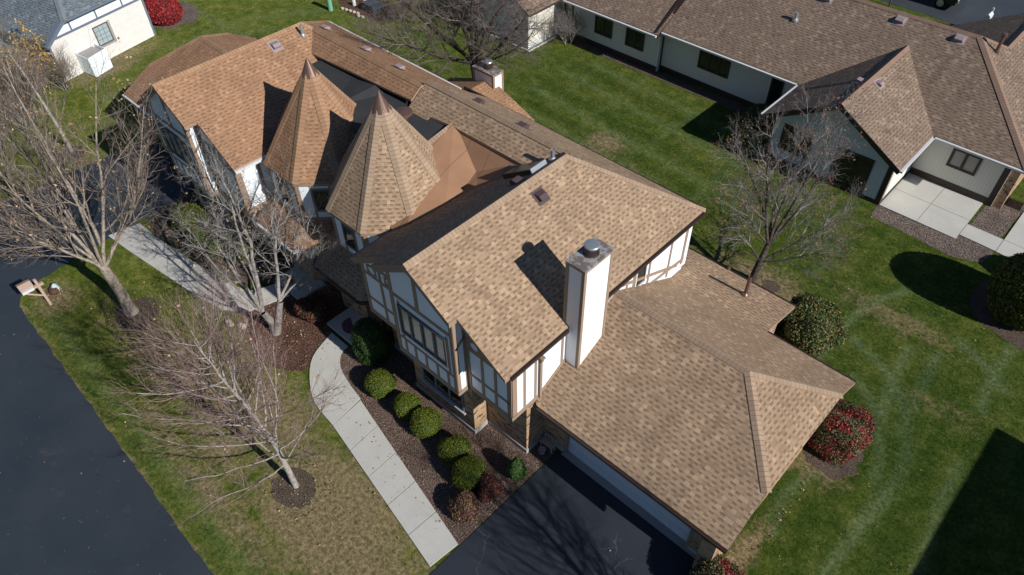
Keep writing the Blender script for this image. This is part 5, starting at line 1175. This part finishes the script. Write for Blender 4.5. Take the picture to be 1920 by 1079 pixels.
RL = ['pale rock touching the green utility pedestal', 'second pale rock of the row starting at the green utility pedestal', 'third pale rock of the row starting at the green utility pedestal', 'pale rock in the middle of the row by the green utility pedestal', 'third pale rock from the far end of the row by the green utility pedestal', 'next to last pale rock of the row by the green utility pedestal', 'last pale rock of the row, farthest from the green utility pedestal']
for i in range(7):
    o = rock((-41.0+i*.33, 26.7+.06*i-.25*(i > 4), .08), (.17, .12, .1), 100+i); tag(o, RL[i], 'rock', 'pale edging rocks')
for i, (x, y, l) in enumerate(((-21.9, 6.35, 'pale flat stone leaning by the base of the grey multi-stemmed tree'), (-21.45, 6.6, 'smaller pale stone by the base of the grey multi-stemmed tree'))):
    o = rock((x, y, .12), (.28-.08*i, .16, .14), 120+i); tag(o, l, 'rock')
# pumpkins by the left entry
MT['pumpw'] = plain('pumpkin_pale', (.45, .52, .56), .6, .3); MT['pumpo'] = plain('pumpkin_orange', (.45, .14, .04), .6, .3)
def pumpkin(c, r, mat, label):
    t = thing('pumpkin', label, 'pumpkin', c); mm_ = MB(); prof = []
    nu, nv = 24, 10; V = []
    for j in range(nv+1):
        for i in range(nu):
            a, b = 2*math.pi*i/nu, math.pi*j/nv; q = r*(1-.09*(i % 3 == 0))*math.sin(b); V.append((c[0]+q*math.cos(a), c[1]+q*math.sin(a), r*.75+r*.72*math.cos(b)*(1 if math.sin(b) > .3 else .88)))
    for j in range(nv):
        for i in range(nu): mm_.face([V[j*nu+i], V[j*nu+(i+1) % nu], V[(j+1)*nu+(i+1) % nu], V[(j+1)*nu+i]])
    mm_.build('fruit', mat, t, True); s_ = MB(); s_.tube([(c[0], c[1], r*1.35), (c[0]+.02, c[1], r*1.7)], [.03, .02], 6); s_.build('stalk', 'bark_tan', t)
pumpkin((-21.6, 9.35, 0), .17, 'pumpw', 'pale blue-grey pumpkin on the shaded left stoop'); pumpkin((-22.1, 9.3, 0), .19, 'pumpo', 'orange pumpkin beside the pale one on the shaded left stoop')
# small bench with planter by the garage pier
bn = thing('garden_bench', 'small pinkish garden bench in the shaded recess beside the garage door', 'bench', (-8.95, 10.6, 0))
m = MB(); m.box(-9.08, -8.55, 10.62, 10.84, .28, .31); m.build('seat', 'pinkwood', bn)
m = MB(); m.box(-9.08, -8.55, 10.86, 10.89, .5, .56); [m.box(-9.05+k*.15, -9.01+k*.15, 10.86, 10.89, .31, .5) for k in range(4)]; m.build('backrest', 'pinkwood', bn)
for x in (-9.07, -8.6):
    for y in (10.63, 10.8): m = MB(); m.box(x, x+.04, y, y+.04, 0, .28); m.build('leg', 'pinkwood', bn)
pl = MB(); pl.lathe((-8.82, 10.45, .02), [(.09, 0), (.12, .2), (.135, .21), (.11, .18)], 14); o = pl.build('planter', 'concdark'); tag(o, 'small grey planter in front of the bench by the garage', 'planter')
# street mailbox at far road
fm_ = thing('post_sign', 'white wooden mailbox post standing by the far street', 'mailbox', (-8.6, 51.0, 0))
m = MB(); m.box(-8.65, -8.55, 50.95, 51.05, 0, 1.7); m.build('post', 'gutter', fm_)
m = MB(); m.box(-8.66, -8.54, 50.4, 51.3, 1.12, 1.2); m.tube([(-8.6, 51.0, .6), (-8.6, 50.5, 1.12)], .04, 4); m.build('arm', 'gutter', fm_)
m = MB(); m.prism([(-8.75, 50.35, 1.2), (-8.45, 50.35, 1.2), (-8.45, 50.35, 1.4), (-8.6, 50.35, 1.52), (-8.75, 50.35, 1.4)], (0, .6, 0)); m.build('box', 'gutter', fm_)
# pickup truck (only its front corner is in the frame)
MT['carpaint'] = plain('truck_paint', (.012, .013, .015), .25, .6); MT['chrome'] = plain('chrome', (.6, .6, .6), .15, .5, .05, 3, 1.0); MT['tyre'] = plain('tyre', (.015, .015, .015), .8, .2); MT['lampg'] = plain('headlight', (.55, .6, .62), .2, .6)
tk = thing('pickup_truck', 'dark pickup truck with chrome bumper parked on the far street at the top edge', 'truck', (-13.5, 53.6, 0))
tx, ty = -11.0, 52.7      # front-right corner near camera; truck points along +X
m = MB()
m.prism([(tx-5.4, ty, .45), (tx-.1, ty, .45), (tx, ty, .7), (tx-.05, ty, 1.05), (tx-1.5, ty, 1.18), (tx-2.1, ty, 1.75), (tx-3.4, ty, 1.8), (tx-3.6, ty, 1.15), (tx-5.4, ty, 1.12)], (0, 1.9, 0)); bd = m.build('body', 'carpaint', tk)
m = MB(); m.prism([(tx-1.62, ty-.01, 1.2), (tx-2.15, ty-.01, 1.68), (tx-3.3, ty-.01, 1.72), (tx-3.4, ty-.01, 1.2)], (0, .02, 0)); m.build('side_window', 'glass', bd)
m = MB(); m.prism([(tx-.05, ty-.06, .42), (tx+.14, ty+.05, .42), (tx+.2, ty+.95, .42), (tx+.14, ty+1.85, .42), (tx-.05, ty+1.96, .42)], (0, 0, .26)); m.build('bumper', 'chrome', tk)
m = MB(); m.box(tx-.12, tx+.02, ty+.02, ty+.42, .76, 1.0); m.build('headlight', 'lampg', tk)
m = MB(); m.box(tx-.05, tx+.03, ty+.46, ty+1.44, .74, 1.0); m.build('grille', 'chrome', tk)
for x in (tx-.95, tx-4.3):
    for y in (ty-.02, ty+1.68):
        wz = thing_ = MB(); wz.lathe((x, y, .39), [(.30, 0), (.385, .03), (.39, .12), (.385, .21), (.30, .24)], 28, 0, 0, (0, 1, 0)); wh_ = wz.build('wheel', 'tyre', tk, True)
        m = MB(); m.lathe((x, y-.012, .39), [(.22, .01), (.20, 0.0), (.06, -.02), (.001, -.03)], 20, 0, 0, (0, 1, 0)); m.build('rim', 'chrome', wh_)
# fallen leaves on grass, beds and walks
rs = np.random.RandomState(3); pts = []
def scat(n, x0, x1, y0, y1): pts.append(np.stack([rs.uniform(x0, x1, n), rs.uniform(y0, y1, n), np.full(n, .03)], 1))
scat(330, -31, -9, 1, 7.5); scat(700, -30.5, -17.5, 6.3, 9.5); scat(130, -9, 3, 18.5, 30); scat(90, -28, -10, 20, 33); scat(60, -2.2, 3, 5, 17)
scat(260, -27, -23.8, 2.8, 5.4); scat(160, -15, -12.8, 3, 4.9); scat(120, -1.95, -1.5, 10.5, 16); scat(220, -21.5, -19, 6.5, 8.2)
scat(22, -31, -10, -3, .6); scat(14, -8.5, -2.5, 2, 10.5); scat(250, -17, -8.6, 6.2, 10); scat(500, -45, -31, 4, 11); scat(150, -29.4, -28.4, 2.0, 2.6)
q = np.concatenate(pts); inh = (q[:, 0] > -31.3) & (q[:, 0] < -1.8) & (q[:, 1] > 10.1) & (q[:, 1] < 20.3); q = q[~inh]; q[:, 2] = .058
V, F = leaves(q, np.tile([0, 0, 1.0], (len(q), 1)), rs.uniform(.010, .030, len(q)), rs, .45, 1.4); o = raw_mesh('fallen_leaves', V, F, 'tanleaf'); tag(o, 'scattered tan autumn leaves lying on the lawn, beds and paving', 'leaves', kind='stuff')
# grass blades giving the turf its relief
n = 260000
gx = rs.uniform(-46, 3.5, n); gy = rs.uniform(.4, 33.5, n)
ok = ~((gx > -37.2) & (gx < -2.3) & (gy > 8.6) & (gy < 19.9)); ok &= ~((gx > -31.2) & (gx < -8.4) & (gy > 5.0-.0) & (gy < 10) & ~((gx > -24.3) & (gx < -18.8) & (gy < 6.0))); ok &= ~((gx > -8.9) & (gx < -1.2) & (gy < 11.1)); ok &= ~((gx < -29.2) & (gy < 11)) ; ok &= ~((gx > -6.3) & (gy > 29.6)); ok &= ~((gx > -27) & (gx < -15.5) & (gy < 22.9) & (gy > 18))
ok &= ~(gy < 1.1-.03*(gx+30)+.05)
q = np.stack([gx, gy, np.zeros(n)], 1)[ok]; n = len(q); a = rs.uniform(0, 6.28, n); h = rs.uniform(.02, .055, n); wd = rs.uniform(.006, .014, n)
ux, uy = np.cos(a)*wd, np.sin(a)*wd; lx, ly = rs.normal(0, .025, n), rs.normal(0, .025, n)
V = np.stack([q+np.stack([ux, uy, ux*0], 1), q-np.stack([ux, uy, ux*0], 1), q+np.stack([lx, ly, h], 1)], 1).reshape(-1, 3); F = np.arange(3*n).reshape(n, 3)
MT['grass'] = leafmat('grass_blade', [(0, (.022, .046, .006)), (.5, (.060, .098, .016)), (.85, (.12, .155, .042)), (1, (.32, .27, .15))], .8)
o = raw_mesh('grass', V, F, 'grass'); tag(o, 'short green mown grass with dry patches', 'grass', kind='stuff')
